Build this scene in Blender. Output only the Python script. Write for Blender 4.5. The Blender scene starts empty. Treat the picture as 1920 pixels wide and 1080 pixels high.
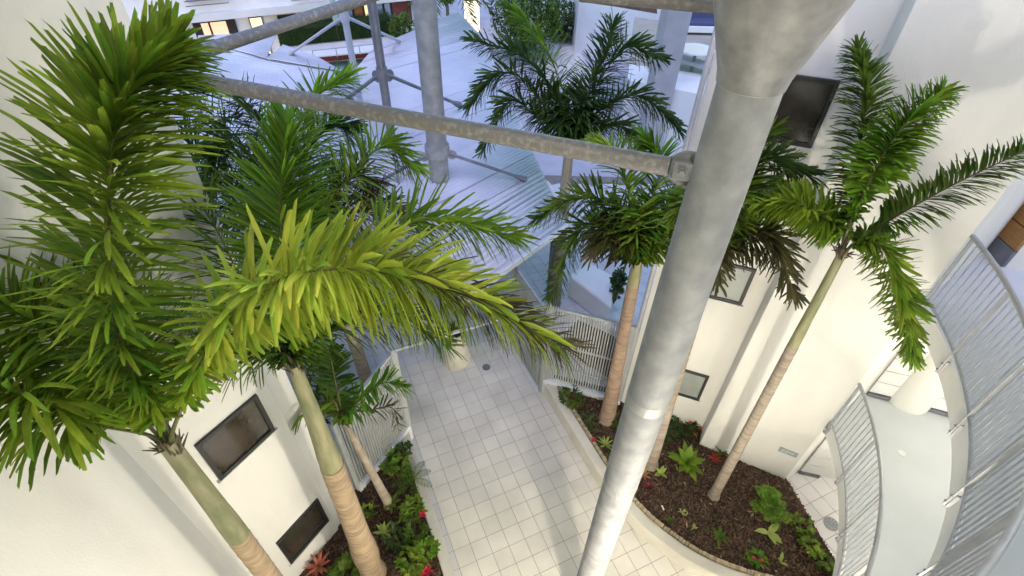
import bpy, math, random
from mathutils import Vector, Matrix
R = random.Random(7)
S = bpy.context.scene
COL = S.collection
# ------------------------------------------------------------------ camera
F_PX, PITCH, ROLL, EYE = 975.45, 0.742241, -0.0233704, 9.31
cp, sp, cr, sr = math.cos(PITCH), math.sin(PITCH), math.cos(ROLL), math.sin(ROLL)
_X = Vector((1, 0, 0)); _D = Vector((0, -sp, -cp)); FWD = Vector((0, cp, -sp))
RX = _X * cr + _D * sr; RD = _D * cr - _X * sr
CAM = Vector((0, 0, EYE))
cd = bpy.data.cameras.new('camera'); cam = bpy.data.objects.new('camera', cd); COL.objects.link(cam)
cd.sensor_width = 36; cd.lens = F_PX / 1920 * 36; cd.clip_end = 400; cd.clip_start = 0.05
m = Matrix.Identity(4)
for i in range(3):
    m[i][0] = RX[i]; m[i][1] = -RD[i]; m[i][2] = -FWD[i]; m[i][3] = CAM[i]
cam.matrix_world = m
S.camera = cam
# ------------------------------------------------------------------ world, sun, exposure
w = bpy.data.worlds.new('World'); S.world = w; w.use_nodes = True
nt = w.node_tree; bg = nt.nodes['Background']
sky = nt.nodes.new('ShaderNodeTexSky'); sky.sky_type = 'NISHITA'; sky.sun_disc = False
SUN_EL, SUN_AZ = math.radians(7), math.radians(200)
sky.sun_elevation = SUN_EL; sky.sun_rotation = SUN_AZ; sky.ozone_density = 2.0; sky.dust_density = 0.2
nt.links.new(sky.outputs[0], bg.inputs[0]); bg.inputs[1].default_value = 0.098
sl = bpy.data.lights.new('sun', 'SUN'); so = bpy.data.objects.new('sun', sl); COL.objects.link(so)
sl.energy = 0.6; sl.angle = math.radians(50); sl.color = (0.60, 0.58, 1.0)
so.rotation_euler = (math.radians(24), 0, math.radians(-8))
S.view_settings.view_transform = 'Standard'; S.view_settings.look = 'None'
S.view_settings.exposure = 2.32; S.view_settings.gamma = 1
S.view_settings.use_curve_mapping = False
LAMP = 0.30
WARM = (1.0, 0.92, 0.76)

# ------------------------------------------------------------------ placing helpers
def ray(x, y): return RX * ((x - 960) / F_PX) + RD * ((y - 540) / F_PX) + FWD
def at(x, y, z=0.0):
    d = ray(x, y); return CAM + d * ((z - EYE) / d.z)
def pd(x, y, dep): return CAM + ray(x, y) * dep
def onp(x, y, A, B):
    n = Vector((-(B[1] - A[1]), B[0] - A[0])); d = ray(x, y)
    return CAM + d * ((n.x * A[0] + n.y * A[1]) / (n.x * d.x + n.y * d.y))
def hgt(x, y, P):
    d = ray(x, y); return EYE + d.z * math.hypot(P[0], P[1]) / math.hypot(d.x, d.y)

# ------------------------------------------------------------------ materials
MATS = {}
def mat(name, c, c2=None, rough=0.6, metal=0.0, scale=4.0, bump=0.0, bscale=None, island=0.0, obj_rand=0.0, world=False,
        transl=0.0, emit=0.0, detail=4, lo=0.35, hi=0.65, alpha=None, stretch=None, spec=None):
    if name in MATS: return MATS[name]
    mt = bpy.data.materials.new(name); MATS[name] = mt; mt.use_nodes = True
    n = mt.node_tree.nodes; l = mt.node_tree.links; b = n['Principled BSDF']
    b.inputs['Roughness'].default_value = rough; b.inputs['Metallic'].default_value = metal
    if spec is not None: b.inputs['Specular IOR Level'].default_value = spec
    b.inputs['Base Color'].default_value = (*c, 1)
    tc = n.new('ShaderNodeTexCoord'); src = tc.outputs['Object']
    if world: src = n.new('ShaderNodeNewGeometry').outputs['Position']
    if stretch:
        mp = n.new('ShaderNodeMapping'); mp.inputs['Scale'].default_value = stretch; l.new(src, mp.inputs[0]); src = mp.outputs[0]
    col = None
    if c2:
        nz = n.new('ShaderNodeTexNoise'); nz.inputs['Scale'].default_value = scale; nz.inputs['Detail'].default_value = detail
        l.new(src, nz.inputs['Vector'])
        cr_ = n.new('ShaderNodeValToRGB'); cr_.color_ramp.elements[0].position = lo; cr_.color_ramp.elements[1].position = hi
        cr_.color_ramp.elements[0].color = (*c, 1); cr_.color_ramp.elements[1].color = (*c2, 1)
        l.new(nz.outputs['Fac'], cr_.inputs[0]); col = cr_.outputs[0]
    if island or obj_rand:
        if island: g = n.new('ShaderNodeNewGeometry'); rnd = g.outputs['Random Per Island']; amt = island
        else: g = n.new('ShaderNodeObjectInfo'); rnd = g.outputs['Random']; amt = obj_rand
        mr = n.new('ShaderNodeMapRange'); mr.inputs[3].default_value = 1 - amt; mr.inputs[4].default_value = 1 + amt
        l.new(rnd, mr.inputs[0])
        hs = n.new('ShaderNodeHueSaturation'); l.new(mr.outputs[0], hs.inputs['Value'])
        mr2 = n.new('ShaderNodeMapRange'); mr2.inputs[3].default_value = 0.5 - amt * 0.06; mr2.inputs[4].default_value = 0.5 + amt * 0.06
        mu = n.new('ShaderNodeMath'); mu.operation = 'FRACT'; m3 = n.new('ShaderNodeMath'); m3.operation = 'MULTIPLY'; m3.inputs[1].default_value = 7.31
        l.new(rnd, m3.inputs[0]); l.new(m3.outputs[0], mu.inputs[0]); l.new(mu.outputs[0], mr2.inputs[0]); l.new(mr2.outputs[0], hs.inputs['Hue'])
        if col: l.new(col, hs.inputs['Color'])
        else: hs.inputs['Color'].default_value = (*c, 1)
        col = hs.outputs[0]
    if col: l.new(col, b.inputs['Base Color'])
    if bump:
        nb = n.new('ShaderNodeTexNoise'); nb.inputs['Scale'].default_value = bscale or scale * 4; nb.inputs['Detail'].default_value = 5
        l.new(src, nb.inputs['Vector'])
        bp = n.new('ShaderNodeBump'); bp.inputs['Strength'].default_value = bump; bp.inputs['Distance'].default_value = 0.02
        l.new(nb.outputs['Fac'], bp.inputs['Height']); l.new(bp.outputs[0], b.inputs['Normal'])
    if emit:
        b.inputs['Emission Color'].default_value = (*c, 1); b.inputs['Emission Strength'].default_value = emit
    if transl:
        tr = n.new('ShaderNodeBsdfTranslucent'); mx = n.new('ShaderNodeMixShader'); mx.inputs[0].default_value = transl
        if col: l.new(col, tr.inputs[0])
        else: tr.inputs[0].default_value = (*c, 1)
        l.new(b.outputs[0], mx.inputs[1]); l.new(tr.outputs[0], mx.inputs[2]); l.new(mx.outputs[0], n['Material Output'].inputs[0])
    return mt

stucco = mat('stucco', (0.66, 0.65, 0.62), (0.78, 0.77, 0.735), rough=0.8, scale=0.9, bump=0.16, bscale=60, detail=9, lo=0.25, hi=0.55, stretch=(1, 1, .45))
white = mat('white_paint', (0.78, 0.78, 0.77), (0.72, 0.72, 0.70), rough=0.5, scale=2, bump=0.05)
galv = mat('galvanised', (0.235, 0.245, 0.26), (0.33, 0.34, 0.35), rough=0.68, metal=0.15, scale=5, bump=0.15, bscale=40, detail=14, lo=0.38, hi=0.64)
galvs = mat('galvanised_streaked', (0.23, 0.22, 0.22), (0.45, 0.44, 0.42), rough=0.55, metal=0.3, scale=28, bump=0.25, bscale=30, detail=8, lo=0.5, hi=0.82)
steel = mat('painted_steel', (0.44, 0.45, 0.47), (0.36, 0.37, 0.39), rough=0.45, metal=0.3, scale=6)
dsteel = mat('dark_steel', (0.16, 0.17, 0.2), (0.22, 0.22, 0.25), rough=0.5, metal=0.4, scale=6)
fencem = mat('fence_paint', (0.43, 0.44, 0.43), (0.37, 0.38, 0.37), rough=0.5, scale=5)
black = mat('window_frame', (0.03, 0.03, 0.03), rough=0.4)
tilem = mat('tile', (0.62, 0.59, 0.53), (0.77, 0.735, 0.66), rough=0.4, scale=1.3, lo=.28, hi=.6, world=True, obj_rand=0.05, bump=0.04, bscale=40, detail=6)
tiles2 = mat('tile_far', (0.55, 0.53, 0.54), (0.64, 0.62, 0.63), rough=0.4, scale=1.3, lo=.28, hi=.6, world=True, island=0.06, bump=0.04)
grout = mat('grout', (0.17, 0.155, 0.13), (0.24, 0.22, 0.19), rough=0.9, scale=6)
kerbm = mat('kerb_render', (0.66, 0.63, 0.56), (0.56, 0.53, 0.46), rough=0.8, scale=2.2, bump=0.15, bscale=35, detail=7)
soil = mat('soil', (0.022, 0.014, 0.009), (0.07, 0.042, 0.025), rough=1.0, scale=25, bump=0.8, bscale=60)
bark = mat('bark_chip', (0.095, 0.056, 0.034), rough=0.95, island=0.75)
stonem = mat('edging', (0.46, 0.38, 0.25), (0.30, 0.24, 0.15), rough=0.8, scale=9, obj_rand=0.25, bump=0.3)
conc = mat('balcony_floor', (0.50, 0.53, 0.55), (0.46, 0.49, 0.51), rough=0.6, scale=1.5, bump=0.04, bscale=40)
roofm = mat('roof_sheet', (0.62, 0.63, 0.66), (0.54, 0.55, 0.60), rough=0.45, scale=0.9, detail=7, obj_rand=0.06)
glassd = mat('dark_glass', (0.025, 0.02, 0.016), (0.06, 0.05, 0.038), rough=0.14, scale=3, spec=0.8)
glassl = mat('frosted_glass', (0.38, 0.41, 0.39), (0.28, 0.30, 0.28), rough=0.2, scale=2, spec=0.8)
timber = mat('timber_door', (0.36, 0.19, 0.06), (0.28, 0.14, 0.04), rough=0.5, scale=5, stretch=(1, 1, 8))
grey = mat('grey_render', (0.42, 0.41, 0.42), (0.36, 0.35, 0.37), rough=0.8, scale=2)
asph = mat('ground', (0.12, 0.12, 0.13), (0.18, 0.18, 0.19), rough=0.9, scale=2)
lampm = mat('lamp_glass', WARM, emit=6)
def leafmat(name, c, c2, tr=0.3): return mat(name, c, c2, rough=0.52, island=0.42, scale=2.2, transl=min(.45, tr+.1), spec=0.32)
leaf_g = leafmat('leaf_green', (0.10, 0.19, 0.016), (0.25, 0.37, 0.035))
leaf_y = leafmat('leaf_yellow_lit', (0.25, 0.37, 0.03), (0.48, 0.56, 0.08), 0.35)  # aged yellow frond; brightness of the light on it is put into the colour
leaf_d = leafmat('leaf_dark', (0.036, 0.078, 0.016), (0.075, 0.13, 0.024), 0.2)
leaf_b = leafmat('leaf_dry', (0.10, 0.075, 0.03), (0.06, 0.07, 0.02), 0.15)
leaf_m = leafmat('leaf_mid', (0.058, 0.12, 0.014), (0.13, 0.21, 0.024), 0.25)
leaf_br = leafmat('leaf_bright', (0.10, 0.22, 0.016), (0.20, 0.35, 0.03), 0.3)
leaf_red = leafmat('leaf_red', (0.30, 0.03, 0.02), (0.45, 0.10, 0.05), 0.2)
leaf_lime = leafmat('leaf_lime', (0.28, 0.42, 0.08), (0.40, 0.50, 0.15), 0.3)
rachism = mat('rachis', (0.09, 0.10, 0.03), (0.16, 0.14, 0.06), rough=0.6, scale=6)
rachisb = mat('rachis_brown', (0.07, 0.05, 0.03), (0.13, 0.09, 0.05), rough=0.7, scale=6)
trunkm = mat('palm_trunk', (0.37, 0.31, 0.25), (0.22, 0.185, 0.15), rough=0.85, scale=5, bump=0.5, bscale=9, detail=7, stretch=(1, 1, 3))
trunkt = mat('palm_trunk_tan', (0.42, 0.32, 0.20), (0.28, 0.20, 0.125), rough=0.85, scale=5, bump=0.5, bscale=9, detail=9, stretch=(1, 1, 3))
trunkr = mat('palm_trunk_red', (0.36, 0.25, 0.175), (0.22, 0.155, 0.115), rough=0.85, scale=5, bump=0.5, bscale=9, detail=9, stretch=(1, 1, 3))
ringm = mat('trunk_ring', (0.27, 0.19, 0.13), (0.22, 0.15, 0.10), rough=0.9, scale=8)
shaft = mat('crownshaft', (0.15, 0.17, 0.075), (0.29, 0.27, 0.15), rough=0.6, scale=5, bump=0.2, stretch=(2, 2, .5))
shaftg = mat('crownshaft_grey', (0.30, 0.27, 0.20), (0.22, 0.19, 0.14), rough=0.7, scale=5, bump=0.2, stretch=(2, 2, .5))

# ------------------------------------------------------------------ mesh helpers
class MB:
    def __init__(s): s.v = []; s.f = []; s.smooth = False
    def quad(s, a, b, c, d):
        i = len(s.v); s.v += [tuple(a), tuple(b), tuple(c), tuple(d)]; s.f.append((i, i+1, i+2, i+3))
    def box(s, c, sx, sy, sz, ax=None, ay=None, az=None):
        c = Vector(c); ax = Vector(ax or (1, 0, 0)).normalized(); ay = Vector(ay or (0, 1, 0)).normalized(); az = Vector(az or (0, 0, 1)).normalized()
        i = len(s.v)
        for k in range(8):
            s.v.append(tuple(c + ax * (sx/2 * (1 if k & 1 else -1)) + ay * (sy/2 * (1 if k & 2 else -1)) + az * (sz/2 * (1 if k & 4 else -1))))
        for q in ((0, 2, 3, 1), (4, 5, 7, 6), (0, 1, 5, 4), (2, 6, 7, 3), (0, 4, 6, 2), (1, 3, 7, 5)): s.f.append(tuple(i+j for j in q))
    def bar(s, a, b, wd, ht):
        a = Vector(a); b = Vector(b); d = (b-a); L = d.length; d.normalize()
        up = Vector((0, 0, 1)) if abs(d.z) < .9 else Vector((1, 0, 0))
        y = up.cross(d).normalized(); z = d.cross(y)
        s.box((a+b)/2, L, wd, ht, d, y, z)
    def tube(s, pts, rad, n=12, cap=True):
        pts = [Vector(p) for p in pts]; rs = rad if isinstance(rad, (list, tuple)) else [rad]*len(pts)
        i0 = len(s.v); prev = None
        for k, p in enumerate(pts):
            d = (pts[min(k+1, len(pts)-1)] - pts[max(k-1, 0)])
            if d.length < 1e-9: d = Vector((0, 0, 1))
            d.normalize()
            if prev is None:
                a = Vector((0, 0, 1)) if abs(d.z) < .9 else Vector((1, 0, 0)); x = a.cross(d).normalized()
            else: x = (prev - d * prev.dot(d)).normalized()
            prev = x; y = d.cross(x)
            for j in range(n):
                t = 2*math.pi*j/n; s.v.append(tuple(p + (x*math.cos(t) + y*math.sin(t)) * rs[k]))
        for k in range(len(pts)-1):
            for j in range(n):
                a = i0+k*n+j; b = i0+k*n+(j+1) % n; s.f.append((a, b, b+n, a+n))
        if cap:
            s.f.append(tuple(i0+j for j in range(n))[::-1]); s.f.append(tuple(i0+(len(pts)-1)*n+j for j in range(n)))
    def prism(s, poly, z0, z1):
        i = len(s.v); n = len(poly)
        for p in poly: s.v.append((p[0], p[1], z0))
        for p in poly: s.v.append((p[0], p[1], z1))
        s.f.append(tuple(range(i, i+n))[::-1]); s.f.append(tuple(range(i+n, i+2*n)))
        for k in range(n):
            a = i+k; b = i+(k+1) % n; s.f.append((a, b, b+n, a+n))
    def strip(s, A, B, z0, z1):   # solid band between two polylines A,B (xy) from z0 to z1
        n = len(A); i = len(s.v)
        for z in (z0, z1):
            for L in (A, B):
                for p in L: s.v.append((p[0], p[1], z))
        a0, b0, a1, b1 = i, i+n, i+2*n, i+3*n
        for k in range(n-1):
            s.f += [(a1+k, a1+k+1, b1+k+1, b1+k), (a0+k, b0+k, b0+k+1, a0+k+1), (a0+k, a0+k+1, a1+k+1, a1+k), (b0+k, b1+k, b1+k+1, b0+k+1)]
        s.f += [(a0, a1, b1, b0), (a0+n-1, b0+n-1, b1+n-1, a1+n-1)]
    def mesh(s, name, mt, smooth=None):
        me = bpy.data.meshes.new(name); me.from_pydata(s.v, [], s.f)
        if mt: me.materials.append(mt)
        if smooth if smooth is not None else s.smooth:
            me.polygons.foreach_set('use_smooth', [True]*len(me.polygons))
            try: me.set_sharp_from_angle(angle=math.radians(40))
            except Exception: pass
        return me
    def build(s, name, mt, parent=None, smooth=None, bevel=0, label=None, kind=None):
        o = bpy.data.objects.new(name, s.mesh(name, mt, smooth)); COL.objects.link(o)
        if parent: attach(o, parent)
        if bevel:
            b = o.modifiers.new('bevel', 'BEVEL'); b.width = bevel; b.segments = 2; b.limit_method = 'ANGLE'
        if label: o['label'] = label
        if kind: o['kind'] = kind
        return o
def world_of(o):
    M = Matrix.LocRotScale(o.location, o.rotation_euler, o.scale)
    return world_of(o.parent) @ M if o.parent else M
def attach(o, parent):       # vertices are in world space: cancel the parent's transform
    o.parent = parent
    Mi = world_of(parent).inverted()
    L = Mi @ Matrix.LocRotScale(o.location, o.rotation_euler, o.scale)
    o.location = L.to_translation(); o.rotation_euler = L.to_euler(); o.scale = L.to_scale()
def thing(name, label, cat, loc=(0, 0, 0), group=None):
    o = bpy.data.objects.new(name, None); COL.objects.link(o); o.location = loc; o.empty_display_size = .1
    return tag(o, label, cat, group)
def tag(o, label, cat, group=None):
    o['label'] = label; o['category'] = cat
    if group: o['group'] = group
    return o
def structure(o): o['kind'] = 'structure'; return o
def link_copy(me, name, loc, rot, parent, scale=(1, 1, 1)):
    o = bpy.data.objects.new(name, me); o.location = loc; o.rotation_euler = rot; o.scale = scale
    COL.objects.link(o)
    if parent: attach(o, parent)
    return o
def lerp(a, b, t): return a + (b-a)*t
def crom(P, n):
    P = [Vector(p) for p in P]; Q = [P[0]*2-P[1]] + P + [P[-1]*2-P[-2]]; out = []
    for i in range(len(P)-1):
        a, b, c, d = Q[i:i+4]
        for k in range(n):
            t = k/n; out.append(.5*((2*b)+(c-a)*t+(2*a-5*b+4*c-d)*t*t+(3*b-a-3*c+d)*t**3))
    out.append(P[-1]); return out

# ================================================================== SETTING
U = Vector((0.9093, 0.4162, 0)); V = Vector((0.4162, -0.9093, 0)); T0 = Vector((0.3495, 4.387, 0)); TS = 0.3
g = MB(); g.prism([(-150, -60), (150, -60), (150, 220), (-150, 220)], -0.5, -0.03); structure(g.build('ground', asph))
g = MB(); g.prism([(-9, -1), (9, -1), (9, 16), (-9, 16)], -0.03, -0.008); path = structure(g.build('path', grout))
tb = MB(); hw = TS/2 - 0.0035
t = 0.004
rng = [(-hw, -hw), (hw, -hw), (hw, hw), (-hw, hw)]; inn = [(x*(1-t/hw), y*(1-t/hw)) for x, y in rng]
tb.v = [(x, y, -0.007) for x, y in rng] + [(x, y, -0.002) for x, y in rng] + [(x, y, 0) for x, y in inn]
for k in range(4):
    j = (k+1) % 4; tb.f += [(k, j, j+4, k+4), (k+4, j+4, j+8, k+8)]
tb.f.append((8, 9, 10, 11)); tme = tb.mesh('tile', tilem)
ang = math.atan2(U.y, U.x)
pts = []
for i in range(-32, 34):
    for j in range(-38, 16):
        p = T0 + U*(TS*(i+.5)) + V*(TS*(j+.5))
        if -9 < p.x < 9 and .4 < p.y < 15.5: pts.append((i, j, p))
def side(p, a, b): return (b[0]-a[0])*(p.y-a[1])-(b[1]-a[1])*(p.x-a[0])
near, far = [], []
for i, j, p in pts:
    inpath = side(p, (-2.05, 5.75), (-.2, 1.6)) > 0 and side(p, (.85, 6.9), (1.85, 4.6)) < 0.35 and p.y > 2.6
    right = p.x > 1.6 and p.y < 4.1 and (p.x < 3.8) and p.y > 2.6 and side(p, (1.85, 4.3), (3.6, 2.9)) < 0
    (near if (inpath or right) and -14 < j else far).append(p)
near.sort(key=lambda p: (p-CAM).length); near, extra = near[:300], near[300:]; far += extra
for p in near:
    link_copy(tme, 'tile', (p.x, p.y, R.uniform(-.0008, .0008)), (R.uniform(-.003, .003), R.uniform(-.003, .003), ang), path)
fb = MB()
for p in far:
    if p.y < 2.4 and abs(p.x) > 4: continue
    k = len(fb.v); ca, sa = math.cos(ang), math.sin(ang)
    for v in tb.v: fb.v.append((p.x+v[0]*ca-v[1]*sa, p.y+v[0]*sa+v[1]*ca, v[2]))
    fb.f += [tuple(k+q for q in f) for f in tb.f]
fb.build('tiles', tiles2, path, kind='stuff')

# ---- planters
def smoothline(P, n=5): return [Vector((p[0], p[1], 0)) for p in crom([(x, y, 0) for x, y in P], n)]
def offset(P, d):
    out = []
    for k, p in enumerate(P):
        t = (P[min(k+1, len(P)-1)]-P[max(k-1, 0)]).normalized(); out.append(p + Vector((-t.y, t.x, 0))*d)
    return out
def edging(line, z, parent, n0=0.058, skipto=300):
    sb = MB(); sb.box((0, 0, 0), .052, .062, .05); me = sb.mesh('edging_stone', stonem)
    me2 = me; L = 0; k = 0; acc = 0; nxt = 0; cnt = 0
    for a, b in zip(line[:-1], line[1:]):
        d = (b-a); l = d.length; d.normalize(); s = nxt
        while s < l and cnt < skipto:
            p = a + d*s
            link_copy(me, 'edging_stone', (p.x+R.uniform(-.004, .004), p.y+R.uniform(-.004, .004), z+R.uniform(-.004, .004)), (R.uniform(-.06, .06), R.uniform(-.06, .06), math.atan2(d.y, d.x)+R.uniform(-.08, .08)), parent, (R.uniform(.85, 1.08), R.uniform(.9, 1.1), R.uniform(.85, 1.1)))
            s += n0; cnt += 1
        nxt = s - l
outer = smoothline([(.75, 6.76), (1.24, 5.71), (1.73, 4.69), (2.18, 4.0), (2.62, 3.56), (3.13, 3.2), (3.8, 2.93), (4.6, 2.78), (5.6, 2.82)], 6)
top_in = offset(outer, .19)
plR = thing('planter', 'curved cream planter with dark bark mulch beneath the right hand palms', 'planter', (2.6, 4.6, 0))
kb = MB(); kb.strip(outer, offset(outer, .2), -.005, .36); kb.build('kerb', kerbm, plR, bevel=.02)
soilR = [tuple(p[:2]) for p in offset(outer, .15)] + [(5.45, 3.2), (5.12, 4.9), (3.95, 5.9), (2.55, 6.6), (.95, 7.05)]
sb = MB(); sb.prism(soilR, 0.0, .315); sb.build('soil', soil, plR)
edging(offset(outer, .235), .365, plR)
outL = smoothline([(-2.0, 5.68), (-1.48, 4.52), (-.9, 3.22), (-.3, 1.9), (.0, 1.2)], 5)
plL = thing('planter', 'narrow planter crowded with low shrubs along the left of the path', 'planter', (-2, 3.6, 0))
kb = MB(); kb.strip(offset(outL, -.17), outL, -.005, .36); kb.build('kerb', kerbm, plL, bevel=.02)
soilL = [tuple(p[:2]) for p in offset(outL, -.12)] + [(-3.2, 1.2), (-3.6, 2.4), (-3.2, 3.2), (-2.75, 4.3), (-2.2, 5.6)]
sb = MB(); sb.prism(soilL, 0.0, .315); sb.build('soil', soil, plL)
def inpoly(x, y, P):
    c = False; j = len(P)-1
    for i in range(len(P)):
        if (P[i][1] > y) != (P[j][1] > y) and x < (P[j][0]-P[i][0])*(y-P[i][1])/(P[j][1]-P[i][1])+P[i][0]: c = not c
        j = i
    return c
def chips(poly, n, parent):
    xs = [p[0] for p in poly]; ys = [p[1] for p in poly]; b = MB(); c = 0
    while c < n:
        x = R.uniform(min(xs), max(xs)); y = R.uniform(min(ys), max(ys))
        if not inpoly(x, y, poly): continue
        c += 1; a = R.uniform(0, 6.28); e = R.uniform(-.5, .5); l = R.uniform(.012, .04); wd = R.uniform(.006, .014); z = .318+R.uniform(0, .025)
        dx = Vector((math.cos(a)*math.cos(e), math.sin(a)*math.cos(e), math.sin(e)))*l; dy = Vector((-math.sin(a), math.cos(a), R.uniform(-.5, .5)))*wd
        q = Vector((x, y, z)); b.quad(q-dx-dy, q+dx-dy*.7, q+dx*.9+dy, q-dx*.8+dy*.8)
    b.build('bark_mulch', bark, parent, kind='stuff')
chips(soilR, 17000, plR); chips(soilL, 7000, plL)

# ---- buildings
def wall_poly(name, polys, parent, mt=stucco, bevel=.012):
    b = MB()
    for P, z0, z1 in polys: b.prism(P, z0, z1)
    return b.build(name, mt, parent, bevel=bevel)
LA, LB = Vector((-2.70, 3.91, 0)), Vector((-3.24, 2.99, 0))
ld = (LB-LA).normalized(); ln = Vector((-ld.y, ld.x, 0))
if ln.dot(-LA) < 0: ln = -ln
bl = thing('apartment_building', 'cream rendered building with two black framed windows behind left palms', 'building', (-4, 3.5, 0))
s1 = LA+ld*.26
lw = [(LA-ln*.03), (s1-ln*.03), s1, LA+ld*1.66, Vector((-3.62, 0.2, 0)), Vector((-3.7, -1.5, 0)), Vector((-9, -1.5, 0)), Vector((-9, 9, 0)), Vector((-6.2, 8.4, 0))]
wall_poly('wall', [([tuple(p[:2]) for p in lw], -.02, 11.2)], bl)
def window(A, B, px, z0, z1, parent, mt, n, glass_label=None, depth=.05, bar=False, lab=None):
    """window between two plan points A,B on a wall plane with outward normal n"""
    A = Vector((A[0], A[1], 0)); B = Vector((B[0], B[1], 0)); d = (B-A).normalized(); W = (B-A).length
    c = (A+B)/2; mid = c+Vector((0, 0, (z0+z1)/2)); H = z1-z0; fw = .05
    f = MB()
    for q, s_, h in ((-1, 0, 0), (1, 0, 0)):
        f.box(mid+d*q*(W/2-fw/2)+n*.012, fw, depth, H, d, n, (0, 0, 1))
    for q in (-1, 1): f.box(mid+Vector((0, 0, q*(H/2-fw/2)))+n*.010, W-2*fw, depth, fw, d, n, (0, 0, 1))
    if bar: f.box(mid+Vector((0, 0, -H*.33))+n*.008, W-2*fw, .03, .022, d, n, (0, 0, 1))
    fo = f.build('window', black, parent, bevel=.004)
    gl = MB(); gl.box(mid+n*.004, W-2*fw, .012, H-2*fw, d, n, (0, 0, 1)); gl.build('pane', mt, fo)
    r = MB()     # rendered reveal lip round the opening
    r.box(mid+Vector((0, 0, -H/2-.02))+n*.018, W+.06, .05, .035, d, n, (0, 0, 1)); r.build('sill', stucco, fo)
    return fo
window((-2.92, 3.54), (-3.31, 2.86), 0, 3.6, 4.33, bl, glassd, ln)
window((-2.88, 3.61), (-3.27, 2.94), 0, .84, 1.6, bl, glassd, ln, bar=True)

# right building
br = thing('apartment_building', 'cream rendered building with stepped corner behind the right hand palms', 'building', (4, 6, 0))
Bc = Vector((3.70, 5.44, 0)); B1 = Vector((5.11, 4.76, 0)); A0 = Vector((2.52, 6.26, 0)); A1 = Vector((3.87, 5.76, 0))
wall_poly('wall', [([(2.31, 6.40), (2.52, 6.26), (3.83, 5.775), (3.70, 5.44), (5.11, 4.76), (5.62, 5.12), (5.62, 8.2), (2.9, 8.0)], -.02, 11.2)], br)
wall_poly('wall', [([(5.60, 5.107), (8.2, 4.5), (8.2, 8.0), (5.60, 8.0)], -.02, 1.93)], br, bevel=0)
wall_poly('wall', [([(5.61, 5.113), (6.0, 5.385), (9.2, 4.27), (9.2, 8.0), (5.61, 8.0)], 1.95, 4.62)], br, bevel=0)
wall_poly('wall', [([(5.61, 5.112), (6.62, 5.83), (6.62, 8.0), (5.61, 8.0)], 4.62, 11.2)], br, bevel=0)
wall_poly('wall', [([(6.68, 5.50), (9.6, 4.55), (9.6, 8.0), (6.68, 8.0)], 4.62, 11.2)], br, bevel=0)
da = (A1-A0).normalized(); na = Vector((-da.y, da.x, 0)); na = na if na.dot(-A0) > 0 else -na
window((3.10, 6.045), (3.58, 5.87), 0, 1.17, 1.9, br, glassl, na)
window((3.09, 6.05), (3.585, 5.87), 0, 3.69, 4.42, br, glassl, na)
window((3.07, 6.055), (3.59, 5.865), 0, 6.36, 7.17, br, glassd, na)
# timber door on the top gallery: boards with dark joints
td = MB(); td.box((6.651, 5.68, 5.0), .05, .37, .26); fr = td.build('door_threshold', dsteel, br)
for k in range(9):
    z = 5.14+k*.3; b = MB(); b.box((6.652, 5.68, z+.145), .055, .36, .285); b.build('door_board', timber, br, bevel=.004)
# white panelled doors on the lower galleries: each board its own piece
def panels(a, b, z0, n, h, parent, base=True):
    a = Vector((a[0], a[1], 0)); b = Vector((b[0], b[1], 0)); d = (b-a).normalized(); n_ = Vector((d.y, -d.x, 0))
    if n_.dot(-a) < 0: n_ = -n_
    L = (b-a).length; c = (a+b)/2
    for k in range(n):
        q = MB(); q.box(c+Vector((0, 0, z0+.09+k*h+h/2))+n_*.03, L, .03, h-.018, d, n_, (0, 0, 1)); q.build('panel', white, parent, bevel=.003)
    q = MB(); q.box(c+Vector((0, 0, z0+.09+n*h/2))+n_*.012, L, .02, n*h, d, n_, (0, 0, 1)); q.build('panel_backing', dsteel, parent)
    q = MB(); q.box(c+Vector((0, 0, z0+.04))+n_*.035, L, .05, .07, d, n_, (0, 0, 1)); q.build('panel_base', dsteel, parent)
panels((5.62, 5.10), (5.96, 5.02), 0, 6, .28, br)
panels((6.02, 5.37), (6.34, 5.27), 2.17, 8, .28, br)
panels((6.86, 5.085), (7.7, 4.79), 2.17, 8, .28, br)
cb = MB(); cb.tube([(6.66, 5.29, 2.16), (6.66, 5.29, 4.64)], .33, 40); cb.smooth = True; cb.build('column', stucco, br)
# plaque with raised lettering lines on wall
dB = (B1-Bc).normalized(); nB = Vector((dB.y, -dB.x, 0)); nB = nB if nB.dot(-Bc) > 0 else -nB
pc = onp(1478, 847, Bc, B1)
q = MB(); q.box(pc+nB*.012, .30, .02, .12, dB, nB, (0, 0, 1)); sg = q.build('wall_plaque', mat('plaque', (.36, .40, .40), (.30, .33, .33), rough=.5, scale=9), None, bevel=.003)
tag(sg, 'small grey rectangular plaque low on the cream wall by the recess', 'plaque')
for r_, wds in enumerate(((.05, .07, .04), (.06, .03, .08), (.04, .05))):
    x = -.11
    for wd in wds:
        q = MB(); q.box(pc+nB*.024+dB*(x+wd/2)+Vector((0, 0, .03-r_*.028)), wd, .003, .009, dB, nB, (0, 0, 1)); q.build('raised_line', white, sg); x += wd+.018

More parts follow.
